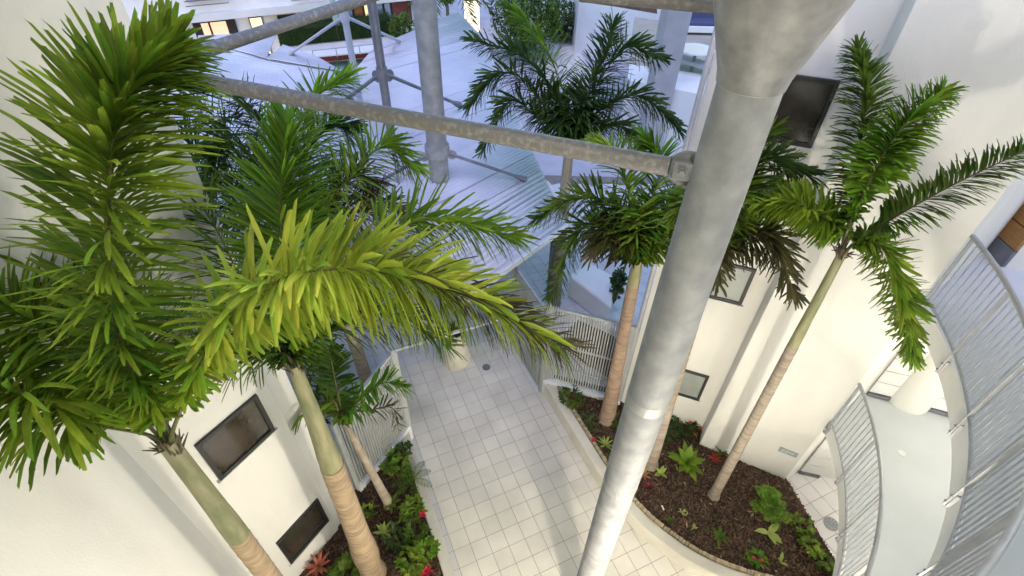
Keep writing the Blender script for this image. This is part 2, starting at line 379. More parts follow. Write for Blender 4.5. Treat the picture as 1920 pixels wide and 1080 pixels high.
# ---- galleries (curved slabs) and railings
CC = Vector((.16, 5.37, 0)); RR_ = 4.99
def arc(r, y0, y1, n=40):
    a0 = math.asin((y0-CC.y)/r); a1 = math.asin((y1-CC.y)/r)
    return [CC+Vector((r*math.cos(lerp(a0, a1, k/n)), r*math.sin(lerp(a0, a1, k/n)), 0)) for k in range(n+1)]
def slab(z, th, lab):
    A = arc(RR_+.06, 4.72, .7)
    poly = [tuple(p[:2]) for p in A] + [(10, .4), (10, 4.0), (9.2, 6.5), (6.8, 6.5), (5.7, 5.6)]
    t_ = thing('gallery_floor', lab, 'balcony', (7, 4, z-th))
    b = MB(); b.prism(poly, z-th, z); b.build('slab', conc, t_, bevel=.01)
    b = MB(); b.strip(arc(RR_+.025, 4.72, .7), arc(RR_+.057, 4.72, .7), z-th-.01, z+.02); b.build('fascia', white, t_)
    return t_
s1_ = slab(2.16, .2, 'curved pale grey gallery floor one storey up, with round column')
s2_ = slab(4.86, .24, 'curved gallery floor two storeys up, seen through the nearest railing')
dr = MB(); dc = at(1690, 850, 2.16); dr.tube([(dc.x, dc.y, 2.163), (dc.x, dc.y, 2.172)], .055, 20); dr.build('floor_cap', mat('cap', (.6, .62, .6), rough=.4), s1_)
def railing(zb, zt, zpost, step, pr_, br_, posts, lab, y1, tr):
    t_ = thing('balcony_railing', lab, 'railing', (CC.x+RR_, CC.y, zb))
    A = arc(RR_, 4.74, y1, 60)
    b = MB(); b.tube([p+Vector((0, 0, zt)) for p in A], tr, 14); b.smooth = True; b.build('top_rail', steel, t_)
    b = MB(); b.tube([p+Vector((0, 0, zb)) for p in A], tr*.62, 10); b.smooth = True; b.build('bottom_rail', steel, t_)
    a0 = math.asin((4.70-CC.y)/RR_); a1 = math.asin((y1-CC.y)/RR_)
    bm = MB(); bm.tube([(0, 0, 0), (0, 0, zt-zb)], br_, 8, cap=False); bm.smooth = True; me = bm.mesh('baluster', steel)
    L = RR_*(a0-a1); n = int(L/step); per = posts
    for k in range(n+1):
        a = a0-(a0-a1)*k/n; p = CC+Vector((RR_*math.cos(a), RR_*math.sin(a), 0))
        if k % per == 0:
            rad = Vector((math.cos(a), math.sin(a), 0)); tg = Vector((-rad.y, rad.x, 0))
            q = MB(); q.box(p+Vector((0, 0, (zt+zpost)/2)), .045, .02, zt-zpost, rad, tg, (0, 0, 1)); po = q.build('post', steel, t_, bevel=.004)
            q = MB(); q.box(p+Vector((0, 0, zpost+.1))+rad*.02, .05, .055, .2, rad, tg, (0, 0, 1)); q.build('bracket', steel, po, bevel=.006)
            for zz in (.05, .15):
                q = MB(); c = p+Vector((0, 0, zpost+zz))-rad*.012; q.tube([c, c-rad*.02], .012, 8); q.build('bolt', dsteel, po)
        else:
            link_copy(me, 'baluster', (p.x, p.y, zb), (0, 0, 0), t_)
    return t_
railing(2.26, 3.22, 1.98, .098, .04, .0085, 9, 'curved grey steel railing of the lower gallery, above the mulch bed tip', 1.3, .026)
railing(4.97, 5.91, 4.64, .098, .04, .0085, 9, 'large curved grey steel railing nearest the camera at the right edge', .7, .028)

# ---- ground drains
def drain(x, y, r, m_, lab):
    t_ = thing('floor_drain', lab, 'drain', (x, y, 0))
    b = MB(); b.tube([(x, y, -.005), (x, y, .006)], r, 28); b.build('ring', m_, t_)
    for k in range(10):
        a = k*math.pi/5; q = MB(); q.bar((x+math.cos(a)*r*.3, y+math.sin(a)*r*.3, .009), (x+math.cos(a)*r*.85, y+math.sin(a)*r*.85, .009), .012, .006); q.build('grate_bar', galv, t_)
    b = MB(); b.tube([(x, y, .004), (x, y, .012)], r*.16, 12); b.build('boss', galv, t_)
drain(-.54, 7.47, .09, dsteel, 'small round dark drain cover in the path beside the white pot')
drain(5.81, 4.1, .13, dsteel, 'round metal drain cover on pale tiles of the recess behind the mulch bed')

# ---- big pipe column
PX, PY = 1.222, 2.745
col = thing('steel_column', 'huge galvanised pipe column with flared head crossing the right of view', 'column', (PX, PY, 0))
prof = [(0, .178), (3.95, .18), (3.955, .18), (4.0, .182), (5.5, .183), (5.56, .183), (6.6, .18), (7.6, .172), (8.28, .168)]
b = MB(); b.tube([(PX, PY, z) for z, r in prof], [r for z, r in prof], 64); b.smooth = True; b.build('shaft', galv, col)
b = MB(); fl = [(8.28, .176), (8.34, .186), (8.5, .24), (8.66, .295), (8.85, .36), (9.1, .44), (9.6, .60)]
b.tube([(PX, PY, z) for z, r in fl], [r for z, r in fl], 64); b.smooth = True; b.build('flared_head', mat('galvanised_cast', (0.21, 0.21, 0.215), (0.33, 0.33, 0.33), rough=.55, metal=.35, scale=9, bump=.2, bscale=40, detail=12, lo=.35, hi=.7), col)
weld = mat('weld', (.36, .37, .37), (.31, .32, .32), rough=.5, metal=.4, scale=12, bump=.3)
for z, rr, hh in ((3.93, .183, .14), (5.46, .1845, .14), (8.27, .1725, .018)):
    b = MB(); b.tube([(PX, PY, z), (PX, PY, z+.006), (PX, PY, z+hh*.5), (PX, PY, z+hh-.006), (PX, PY, z+hh)], [rr-.006, rr, rr+.002, rr, rr-.006], 64, cap=False); b.smooth = True; b.build('weld_band', weld, col)
cvec = Vector((PX, PY, 0)).normalized()

def pipe(a, b_, r, name, lab, cat, m_=galvs, n=28, ends=False):
    t_ = thing(name, lab, cat, a)
    q = MB(); a = Vector(a); b_ = Vector(b_); N = 12
    q.tube([a.lerp(b_, k/N) for k in range(N+1)], r, n); q.smooth = True; q.build('tube', m_, t_)
    return t_
zP = hgt(1262, 312, (PX, PY))
aP = pd(1252, 312, ray(1262, 312).z and ((zP-EYE)/ray(1262, 312).z))
eP = at(318, 141, aP.z)
p1 = pipe(aP, eP, .058, 'brace_pipe', 'long weathered horizontal pipe running from left wall corner to the big column', 'pipe')
dP = (aP-eP).normalized()
end = aP + dP*.26; perp = Vector((-dP.y, dP.x, 0))
q = MB(); q.tube([aP-dP*.005, aP+dP*.008], .062, 28); q.build('end_cap', galv, p1)
q = MB(); q.box(aP+dP*.075+perp*.0, .135, .05, .115, dP, perp, (0, 0, 1)); q.build('clevis', galv, p1, bevel=.02)
gs = MB()
gc = aP+dP*.11
def disc(mb, c, nrm, r, th, n=28): mb.tube([c-nrm*th/2, c+nrm*th/2], r, n)
vn = perp
q = MB(); disc(q, gc+vn*.012, vn, .115, .02)
q.box(gc+dP*.1+vn*.012, .2, .02, .23, dP, perp, (0, 0, 1)); q.build('gusset_plate', galv, col, bevel=.003)
bc = gc + (vn if vn.dot(CAM-gc) > 0 else -vn)*.04; bn = (vn if vn.dot(CAM-gc) > 0 else -vn)
q = MB(); disc(q, bc-dP*.02, bn, .034, .012); disc(q, bc-dP*.02+bn*.012, bn, .022, .02, 6); q.build('bolt', galv, p1)
q = MB(); q.box(gc-dP*.02+bn*.03, .115, .014, .12, dP, perp, (0, 0, 1)); q.build('clamp_plate', galv, p1, bevel=.02)
a2 = at(330, 113, 7.95); b2 = at(720, -14, 7.95)
pipe(a2, b2, .05, 'brace_pipe', 'upper weathered pipe slanting from the left wall across far building', 'pipe', galvs)
a3 = Vector((PX, PY, 0)) ; z3 = 8.55
a3 = at(1350, 14, 8.5); b3 = at(1090, -8, 8.5)
pipe(a3, b3, .035, 'brace_pipe', 'short pipe at top edge meeting the flared column head', 'pipe', galvs)
dw = Vector((2.27, 6.42, 0))
zt_ = 8.9
pipe((dw.x-.02, dw.y-.06, .3), (dw.x-.02, dw.y-.06, zt_), .035, 'downpipe', 'slim pale vertical downpipe along the blade wall edge behind the column', 'pipe', mat('pale_steel', (.55, .55, .6), (.5, .5, .55), rough=.4, metal=.2, scale=3), 14)

mb_ = thing('apartment_building', 'main building wall behind the camera gallery, facing the courtyard', 'building', (0, -3, 0))
q = MB(); q.prism([(-9, -8), (11, -8), (11, -.42), (-9, -.42)], -.02, 12.5); q.build('wall', stucco, mb_)
cn = thing('entrance_canopy', 'flat white canopy roof carried by the flared column, above the camera', 'roof', (0, 1, 9.6))
q = MB(); q.prism([(-3.3, -3), (7.5, -3), (7.5, 2.2), (4.2, 4.0), (1.2, 4.0), (-2.2, 3.2), (-3.3, 2.6)], 9.6, 9.85); q.build('slab', white, cn)
# ---- fences and gate
def fence(A, B, z0, zA, zB, rails, n, lab, left=False):
    A = Vector((A[0], A[1], 0)); B = Vector((B[0], B[1], 0)); d = (B-A).normalized(); nn = Vector((-d.y, d.x, 0)); L = (B-A).length
    t_ = thing('picket_fence', lab, 'fence', A)
    zt = lambda s: lerp(zA, zB, s)
    b = MB(); b.bar(A+Vector((0, 0, zA)), B+Vector((0, 0, zB)), .06, .05); b.build('top_rail', fencem, t_, bevel=.005)
    for r_ in rails:
        b = MB(); b.bar(A+nn*.02+Vector((0, 0, r_)), B+nn*.02+Vector((0, 0, r_)), .02, .04); b.build('rail', fencem, t_)
    for s_ in (0, 1):
        p = A.lerp(B, s_)
        b = MB(); b.box(p+Vector((0, 0, (z0+zt(s_))/2)), .06, .06, zt(s_)-z0, d, nn); b.build('post', fencem, t_, bevel=.004)
    pm = MB(); pm.box((0, 0, .5), .027, .04, 1); me = pm.mesh('picket', fencem); aa = math.atan2(d.y, d.x)
    for k in range(1, n):
        s_ = k/n; p = A.lerp(B, s_)
        link_copy(me, 'picket', (p.x, p.y, z0+.06), (0, 0, aa), t_, (1, 1, zt(s_)-z0-.08))
    return t_
fl_ = fence((-2.66, 4.36), (-1.99, 5.62), .42, 2.42, 2.60, (.82, 1.45), 27, 'grey picket fence between left building and gate, behind the small palm')
fr_ = fence((.76, 6.86), (2.27, 6.36), .44, 2.55, 2.58, (.9, 1.55), 30, 'grey picket fence between the gate and right building, behind a ringed trunk')
for a_, b_, lab in (((-2.66, 4.36), (-1.97, 5.66), 'low white plinth wall under the left picket fence'), ((.72, 6.88), (2.29, 6.36), 'low white plinth wall under the right picket fence')):
    q = MB(); q.bar((a_[0], a_[1], .21), (b_[0], b_[1], .21), .14, .45); tag(q.build('plinth_wall', white, None, bevel=.01), lab, 'wall')
q = MB(); q.box((2.24, 6.36, 1.5), .12, .05, 2.1, (1.51, -.5, 0), (.5, 1.51, 0)); q.build('end_panel', fencem, fr_)
gt = thing('entrance_gate', 'grey steel entrance gate standing open across the tiled path', 'gate', (-.6, 6.2, 0))
for p in ((-1.96, 5.68), (.68, 6.86)):
    q = MB(); q.box((p[0], p[1], 1.33), .09, .09, 2.66, U, V); q.build('gate_post', fencem, gt, bevel=.006)
q = MB(); q.bar((-1.96, 5.68, 2.62), (.68, 6.86, 2.62), .05, .05); q.build('lintel', fencem, gt, bevel=.004)
def leaf(A, B, n):
    A = Vector((A[0], A[1], 0)); B = Vector((B[0], B[1], 0)); d = (B-A).normalized(); nn = Vector((-d.y, d.x, 0)); aa = math.atan2(d.y, d.x)
    f = MB()
    for p in (A, B): f.box(p+Vector((0, 0, 1.3)), .05, .05, 2.4, d, nn)
    for z in (.12, 1.3, 2.48): f.box((A+B)/2+Vector((0, 0, z)), (B-A).length-.05, .04, .05, d, nn)
    lf = f.build('gate_leaf', fencem, gt, bevel=.004)
    pm = MB(); pm.box((0, 0, 0), .03, .03, 2.3); me = pm.mesh('picket', fencem)
    for k in range(1, n):
        p = A.lerp(B, k/n); link_copy(me, 'picket', (p.x, p.y, 1.3), (0, 0, aa), lf)
leaf((.60, 6.95), (.02, 8.15), 20)
leaf((-1.99, 5.80), (-2.42, 7.02), 20)

# ---- white pot
def pot(x, y, lab, s=1.0, grp=None):
    t_ = thing('plant_pot', lab, 'pot', (x, y, 0), grp)
    prof = [(0, .34), (.04, .36), (.15, .34), (.45, .27), (.75, .215), (.84, .21), (.86, .23), (.90, .23), (.90, .19), (.84, .185)]
    b = MB(); N_ = 36
    for z, r in prof:
        for k in range(N_): b.v.append((x+math.cos(k*2*math.pi/N_)*r*s, y+math.sin(k*2*math.pi/N_)*r*s, z*s))
    for i in range(len(prof)-1):
        for k in range(N_): j = (k+1) % N_; b.f.append((i*N_+k, i*N_+j, (i+1)*N_+j, (i+1)*N_+k))
    b.smooth = True; b.build('shell', mat('pot', (.70, .66, .54), (.6, .55, .44), rough=.7, scale=5, bump=.2), t_)
    b = MB(); b.tube([(x, y, .80*s), (x, y, .842*s)], .183*s, 24); b.build('soil', soil, t_)
    return t_
pot(-1.24, 7.72, 'tapered cream plant pot standing on the tiles beyond the gate')

# ================================================================== ROOFS
def sheet_roof(quads, lab, loc, fr=.14, amp=.028, per=4):
    t_ = thing('sheet_roof', lab, 'roof', loc)
    for (a, b_, c, d, n, m2) in quads:      # corrugations run parallel to a->b ; a,b eave, d,c top
        a, b_, c, d = map(Vector, (a, b_, c, d)); nrm = (b_-a).cross(d-a).normalized()
        if nrm.z < 0: nrm = -nrm
        L = max((d-a).length, (c-b_).length)
        for s_ in range(n):
            t0, t1 = s_/n, (s_+1)/n; t1 -= .007/L; steps = max(8, int(L*(t1-t0)/fr*per)); mb = MB(); off = nrm*(.004*(s_ % 2))
            for k in range(steps+1):
                t = lerp(t0, t1, k/steps); z = nrm*(math.sin(t*L/fr*2*math.pi)*amp)+off
                mb.v += [tuple(a.lerp(d, t)+z), tuple(b_.lerp(c, t)+z)]
            mb.f = [(2*k, 2*k+1, 2*k+3, 2*k+2) for k in range(steps)]
            o = mb.build('roof_panel', roofm, t_, smooth=True)
            sm = o.modifiers.new('solid', 'SOLIDIFY'); sm.thickness = .008
    return t_
zL, zH = 2.75, 3.1
a, b_, c, d = at(868, 562, zL), at(1064, 421, zL), at(1014, 318, zH), at(730, 480, zH)
e, f_ = at(903, 68, 3.3), at(668, 128, 3.15)
g_, h_ = at(859, 21, 3.55), at(703, 88, 3.5)
rb = sheet_roof([(a, b_, c, d, 6, 0), (d, c, e, f_, 12, 0), (f_, e, g_, h_, 3, 0)], 'white corrugated roof with fine ribs stepping down towards the gate', (-1, 12, 2.7))
for u, v_, w_ in ((a, b_, .12), (d, c, .06), (c, e, .06), (f_, h_, .06)):
    q = MB(); dn = Vector((0, 0, -.05)); q.bar(u+dn, v_+dn, .05, w_); q.build('edge_trim', white, rb)
zA_ = 3.0
A1_ = [at(300, 360, 2.6), at(742, 420, 2.7), at(663, 134, 3.1), at(372, 70, 3.2)]
ra = sheet_roof([(at(250, 380, 2.7), at(652, 440, 2.7), at(662, 134, 3.12), at(372, 70, 3.25), 12, 0), (at(645, 135, 3.16), at(500, 110, 3.25), at(532, 84, 3.3), at(587, 103, 3.25), 2, 0), (at(500, 110, 3.25), at(372, 74, 3.26), at(372, 68, 3.28), at(520, 62, 3.4), 2, 0)], 'broad pale corrugated roof at upper left behind the fronds', (-8, 16, 2.7), fr=.16)
rv = sheet_roof([(at(735, 480, 3.02), at(668, 134, 3.05), at(655, 134, 3.0), at(648, 440, 2.62), 2, 0)], 'narrow white valley roof strip between the two pale roofs', (-4, 14, 2.6), fr=.2)
# fascia/deck walls below roofs
q = MB(); q.prism([tuple(at(700, 420, 0)[:2]), tuple(at(690, 170, 2.0)[:2]), tuple(at(850, 60, 2.0)[:2]), tuple(at(960, 300, 2.0)[:2])], 0, 2.5)
tag(q.build('pavilion_wall', white, None), 'white pavilion walls hidden under the ribbed roof', 'building')
for px_, py_ in ((1040, 425),):
    p = at(px_, py_, 2.7); pipe((p.x, p.y+.25, 0), (p.x, p.y+.25, 2.62), .04, 'roof_post', 'slim grey post holding up the %s of the ribbed roof' % ('left corner' if px_ < 950 else 'right corner'), 'post', dsteel, 12)
# masts with rods
def mast(px_, py_, z, r, ztop, nodes, lab, m_=galv, base=0):
    P = at(px_, py_, z)
    t_ = thing('roof_mast', lab, 'mast', (P.x, P.y, base))
    q = MB(); q.tube([(P.x, P.y, base), (P.x, P.y, ztop)], r, 28); q.smooth = True; q.build('pole', m_, t_)
    for ny, ends, rr in nodes:
        # height of the node on this vertical from a picture row
        lo, hi = z-1, ztop+1
        for _ in range(40):
            mid = (lo+hi)/2; c = Vector((P.x, P.y, mid))-CAM; yy = 540+F_PX*c.dot(RD)/c.dot(FWD)
            if yy > ny: lo = mid
            else: hi = mid
        N = Vector((P.x, P.y, lo))
        cd_ = MB(); cd_.tube([N-Vector((0, 0, .12)), N+Vector((0, 0, .12))], r*1.25, 20); cd_.build('collar', m_, t_)
        for ex, ey, ez in ends:
            E_ = at(ex, ey, ez); dd = (E_-N).normalized(); s0 = N+dd*r
            q = MB(); q.tube([s0, E_], rr, 10); q.smooth = True; ro = q.build('tie_rod', m_ if m_ is not galv else dsteel, t_)
            q = MB(); disc(q, N+dd*(r+.12), dd.cross(Vector((0, 0, 1))).normalized(), rr*3, .03, 16); q.build('lug', m_, ro)
            q = MB(); q.tube([E_-dd*.28, E_-dd*.02], [rr*1.2, rr*2.1], 10); q.build('rod_end', m_ if m_ is not galv else dsteel, ro)
    return t_
lav = mat('mast_pale', (.40, .41, .50), (.46, .47, .55), rough=.45, metal=.2, scale=3)
mast(826, 352, 2.9, .215, 10.5, [(281, [(988, 337, 3.15), (690, 352, 3.0)], .035)], 'thick galvanised mast in front of the ribbed roof, bearing tie rods', galv)
mast(737, 275, 3.1, .10, 10.5, [(136, [(862, 197, 3.35), (596, 226, 3.1)], .045)], 'thin dark mast with round lug plates between the two pale roofs', dsteel)
mast(678, 205, 3.0, .085, 6.35, [(30, [(545, 100, 3.3), (748, 77, 3.5)], .042)], 'short pale mast in the valley with two struts spreading to the roofs', lav)
q = at(650, 140, .3); pipe((q.x, q.y, 0), (q.x, q.y, 10), .13, 'light_pole', 'pale green square pole rising behind the short mast', 'pole', mat('green_pole', (.42, .52, .46), (.36, .46, .42), rough=.5, scale=3), 4)

# ================================================================== PALMS
def leaflet_verts(base, d, nrm, L, W, droop, segs=3):
    """returns verts (rows of 3) of one leaflet: V-folded blade with blunt ragged tip"""
    side_ = d.cross(nrm).normalized(); out = []; p = base.copy(); dd = d.copy()
    prof = [.35, .95, 1.0, .55] if segs == 3 else [.3, .8, 1.05, 1.0, .5]
    for k in range(segs+1):
        wd = W*prof[k]/2
        up = side_.cross(dd).normalized()
        out += [p-side_*wd+up*wd*.35, p.copy(), p+side_*wd+up*wd*.35]
        if k < segs:
            p = p+dd*(L/segs); dd = (dd+Vector((0, 0, -droop))).normalized()
    j = R.uniform(-.5, .5)*L*.12
    out[-1] = out[-1]+dd*j; out[-3] = out[-3]-dd*j
    return out
def lf_faces(i, segs):
    f = []
    for k in range(segs):
        a = i+3*k; f += [(a, a+1, a+4, a+3), (a+1, a+2, a+5, a+4)]
    return f
def palm(name, lab, base, crown, rb_, rt_, fronds, m_leaf, rsh=None, bulge=None, shaft_len=.9, indiv=0, mts=(trunkm, shaft), rings=True, group=None, lean=None, spear=None):
    base = Vector(base); crown = Vector(crown)
    t_ = thing(name, lab, 'palm tree', base, group)
    ax = crown-base; L = ax.length; s_end = max(.3, 1-shaft_len/L)
    mid = base.lerp(crown, .5)+(Vector(lean) if lean else Vector((0, 0, 0)))
    cv = crom([base, base.lerp(mid, .5)+Vector((0, 0, 0)), mid, crown], 14)
    N = len(cv); kt = int(N*s_end); b = MB(); pts_ = []; rs = []
    fine = []
    for k in range(kt):
        a_, c_ = cv[k], cv[k+1]
        for u in range(4): fine.append((a_.lerp(c_, u/4), (k+u/4)/N))
    for i, (p, s) in enumerate(fine):
        r = lerp(rb_, rt_, min(1, s*1.1)); 
        if s < .06: r *= 1+.32*(1-s/.06)**2
        if bulge: r *= 1+bulge[1]*math.exp(-((s-bulge[0])/.09)**2)
        r *= 1+.014*math.sin(i*1.7)+R.uniform(-.006, .006)
        pts_.append(p); rs.append(r)
    b.tube(pts_, rs, 20); b.smooth = True; tr = b.build('trunk', mts[0], t_)
    if rings:
        rgm = MB(); k = 3
        while k < len(pts_)-1:
            p = pts_[k]; dd = (pts_[k+1]-pts_[k-1]).normalized(); r = rs[k]*1.012
            rgm.tube([p-dd*.004, p, p+dd*.004], [r*.985, r*1.004, r*.985], 20, cap=False)
            acc = 0; gap = R.uniform(.045, .10)
            while k < len(pts_)-1 and acc < gap: acc += (pts_[k+1]-pts_[k]).length; k += 1
        rgm.smooth = True; rg = rgm.build('leaf_scars', ringm, t_); rg['kind'] = 'stuff'
    rsh = rsh or rt_; sp_ = cv[kt-1:]; b = MB(); q = [rt_*1.0, rt_*1.0] + [lerp(rt_*.97, rsh*.72, (j/max(1, len(sp_)-3))**.7) for j in range(max(1, len(sp_)-2))]
    q = q[:len(sp_)]
    b.tube(sp_, q, 18); b.smooth = True; b.build('crownshaft', mts[1], t_)
    fb_ = MB()
    for k in range(26):
        a = R.uniform(0, 6.28); d = Vector((math.cos(a), math.sin(a), R.uniform(-.6, 1.6))).normalized(); fb_.tube([crown-ax.normalized()*R.uniform(.0, .14)+Vector((math.cos(a), math.sin(a), 0))*rsh*.6, crown+d*R.uniform(.08, .16)], [.012, .003], 5)
    fb_.build('fibre', rachisb, t_, kind='stuff')
    allr = []
    for fi, fr in enumerate(fronds):
        up_ = ax.normalized(); outw = (Vector(fr['p'][0])-crown); outw -= up_*outw.dot(up_); outw = outw.normalized() if outw.length > .01 else Vector((1, 0, 0))
        P = [crown-up_*R.uniform(.08, .16), crown+up_*R.uniform(.06, .14)+outw*rsh*.8] + [Vector(p) for p in fr['p']]
        c_ = crom(P, 14); Ln = sum((c_[i+1]-c_[i]).length for i in range(len(c_)-1)); mtl = fr.get('m', m_leaf)
        nl = fr.get('n', 150); LL = fr.get('l', .42); WW = fr.get('w', .038); st = fr.get('s', .1); flat = fr.get('flat', 0)
        rm = MB(); rm.tube(c_, [lerp(fr.get('r', .022), .004, (i/(len(c_)-1))**.6)+(.022*max(0, 1-i/9)*rsh/.09) for i in range(len(c_))], 7); rm.smooth = True
        lv = []; phase = R.uniform(0, 6.28)
        for k in range(nl):
            t = st+(1-st)*((k+R.uniform(-.3, .3))/nl); t = min(.995, max(st, t)); x = t*(len(c_)-1); i = min(int(x), len(c_)-2)
            p = c_[i].lerp(c_[i+1], x-i); tg = (c_[i+1]-c_[i]).normalized()
            sd = tg.cross(Vector((0, 0, 1)));  sd = sd.normalized() if sd.length > .05 else Vector((1, 0, 0)); up = sd.cross(tg).normalized()
            sg = 1 if k % 2 else -1
            ph = R.uniform(-1.35, 1.25)*(1-flat)+flat*R.uniform(-.12, .2)       # elevation about the rachis
            rad = (sd*sg*math.cos(ph)+up*math.sin(ph)).normalized()
            e_ = (t-st)/(1-st); be = math.radians(lerp(76, 38, e_**1.5)+R.uniform(-11, 11))
            dirn = (tg*math.cos(be)+rad*math.sin(be)).normalized()
            env = min(1, (.3+e_*2.4))*(1-.42*max(0, e_-.6)/.4)
            l_ = LL*env*R.uniform(.82, 1.12)
            nr = (tg*.9+up*.5).normalized()
            dr_ = fr.get('droop', .13)*R.uniform(.5, 1.6)
            dry = fr.get('dry', 0) and R.random() < fr['dry']*max(0, (t-.62)/.3)
            lv.append((leaflet_verts(p, dirn, nr, l_, WW*(.45 if dry else 1)*R.uniform(.75, 1.2), dr_, 4 if indiv else 3), (p-CAM).length/max(l_, .01), dry))
        if indiv:
            fo = rm.build('frond', fr.get('rm', rachism), t_)
            for v, key, dry in lv: allr.append((key, v, fo, leaf_b if dry else mtl))
        else:
            i0 = len(rm.v)
            for v, key, dry in lv:
                i = len(rm.v); rm.v += [tuple(x) for x in v]; rm.f += lf_faces(i, 3)
            me = rm.mesh('frond', fr.get('rm', rachism), False); me.materials.append(mtl)
            nr_ = len(me.polygons)-len(lv)*6
            me.polygons.foreach_set('material_index', [0]*nr_+[1]*(len(me.polygons)-nr_))
            o = bpy.data.objects.new('frond', me); COL.objects.link(o); attach(o, t_)
    if indiv:
        allr.sort(key=lambda x: x[0]); rest = {}
        for n_, (key, v, fo, mtl) in enumerate(allr):
            if n_ < indiv:
                q = MB(); q.v = [tuple(x) for x in v]; q.f = lf_faces(0, 4); q.build('leaflet', mtl, fo, smooth=False)
            else: rest.setdefault(mtl.name, []).append(v)
        if rest:
            q = MB(); mi = []; ml = []
            for nm, vs in rest.items():
                for v in vs:
                    i = len(q.v); q.v += [tuple(x) for x in v]; q.f += lf_faces(i, 4); mi += [len(ml)]*8
                ml.append(MATS[nm])
            me = q.mesh('leaflets', None, False)
            for x in ml: me.materials.append(x)
            me.polygons.foreach_set('material_index', mi)
            o = bpy.data.objects.new('leaflets', me); COL.objects.link(o); o['kind'] = 'stuff'; attach(o, t_)
    return t_

# near left palm (green fronds on the left, yellow arching frond over the path)
c1 = pd(312, 828, 3.85)
palm('foxtail_palm', 'nearest foxtail palm at left, one frond arching yellow over the path', (-2.38, 1.80, .3), c1, .112, .098, [
    dict(p=[pd(225, 640, 3.2), pd(205, 380, 2.75), pd(228, 200, 2.6), pd(318, 100, 2.6)], n=860, l=.50, w=.029, m=leaf_g, s=.24, droop=.08),
    dict(p=[pd(352, 740, 3.5), pd(430, 590, 3.1), pd(570, 512, 2.9), pd(740, 515, 2.9), pd(900, 570, 3.0), pd(1060, 655, 3.15)], n=820, l=.40, w=.031, m=leaf_y, s=.27, droop=.16, dry=.75),
    dict(p=[pd(160, 792, 3.55), pd(50, 740, 3.1), pd(-110, 740, 2.9)], n=330, l=.46, w=.034, m=leaf_g, s=.42, droop=.22),
    dict(p=[pd(180, 700, 3.5), pd(60, 600, 3.2), pd(-80, 560, 3.0)], n=380, l=.42, w=.03, m=leaf_g, s=.3, droop=.12),
    dict(p=[pd(250, 700, 3.9), pd(120, 560, 3.8), pd(-30, 420, 3.6)], n=380, l=.42, w=.03, m=leaf_g, s=.25, droop=.12),
    dict(p=[pd(330, 640, 4.0), pd(250, 560, 4.1), pd(150, 500, 4.1)], n=260, l=.4, w=.03, m=leaf_m, s=.35, droop=.12),
    dict(p=[pd(200, 620, 3.9), pd(90, 500, 4.0), pd(30, 330, 4.0)], n=300, l=.42, w=.03, m=leaf_m, s=.33, droop=.1),
], leaf_g, rsh=.092, shaft_len=.95, indiv=296, mts=(trunkt, shaft))
# second left palm
c2_ = pd(550, 682, 4.75)
palm('foxtail_palm', 'foxtail palm with swollen ringed trunk in the left planter', (-2.12, 3.02, .3), c2_, .175, .128, [
    dict(p=[pd(545, 560, 4.5), pd(525, 400, 4.3), pd(545, 235, 4.2)], n=656, l=.5, w=0.027, m=leaf_br, s=.3, droop=.03, flat=.2),
    dict(p=[pd(640, 520, 4.7), pd(780, 415, 4.8), pd(965, 445, 5.0)], n=412, l=.5, w=0.031, m=leaf_g, s=.25, droop=.1),
    dict(p=[pd(470, 560, 4.6), pd(400, 420, 4.6), pd(318, 300, 4.7)], n=350, l=.5, w=0.031, m=leaf_m, s=.2, droop=.1),
    dict(p=[pd(640, 610, 4.9), pd(740, 590, 5.1), pd(840, 650, 5.4)], n=267, l=.45, w=0.027, m=leaf_m, s=.2, droop=.18),
    dict(p=[pd(450, 660, 4.8), pd(380, 640, 4.8), pd(310, 680, 5.0)], n=226, l=.45, w=0.027, m=leaf_m, s=.2, droop=.15),
], leaf_g, bulge=(.22, .16), rsh=.085, mts=(trunkt, shaft), shaft_len=1.15, indiv=260)
# palm beyond the left fence
p9 = at(716, 800, 0); c9 = pd(590, 415, 7.3)
palm('foxtail_palm', 'dark foxtail palm beyond the left fence, in front of pale roof', p9, c9, .13, .10, [
    dict(p=[pd(575, 300, 7.0), pd(590, 190, 6.9), pd(650, 150, 7.1)], n=308, l=.55, w=0.035, m=leaf_br),
    dict(p=[pd(660, 330, 7.0), pd(720, 275, 7.0), pd(778, 315, 7.3)], n=308, l=.55, w=0.035, m=leaf_g),
    dict(p=[pd(500, 330, 7.2), pd(430, 240, 7.3), pd(360, 190, 7.5)], n=330, l=.6, w=0.035, m=leaf_m),
    dict(p=[pd(480, 380, 7.2), pd(410, 340, 7.3), pd(380, 390, 7.6)], n=267, l=.6, w=0.035, m=leaf_d),
    dict(p=[pd(520, 300, 7.1), pd(480, 220, 7.0), pd(450, 180, 7.1)], n=308, l=.6, w=0.035, m=leaf_d),
    dict(p=[pd(660, 400, 7.2), pd(730, 390, 7.3), pd(790, 430, 7.6)], n=267, l=.5, w=0.031, m=leaf_b, rm=rachisb),
    dict(p=[pd(450, 400, 7.6), pd(380, 300, 7.8), pd(345, 240, 8.0)], n=260, l=.6, w=.045, m=leaf_d),
    dict(p=[pd(480, 330, 7.5), pd(420, 260, 7.6), pd(400, 330, 8.0)], n=260, l=.6, w=.045, m=leaf_m),
    dict(p=[pd(640, 350, 7.4), pd(680, 330, 7.5), pd(700, 380, 7.8)], n=220, l=.5, w=.04, m=leaf_b, rm=rachisb),
    dict(p=[pd(560, 300, 7.4), pd(620, 240, 7.5), pd(650, 240, 7.6)], n=267, l=.55, w=0.035, m=leaf_d),
], leaf_m, indiv=0)
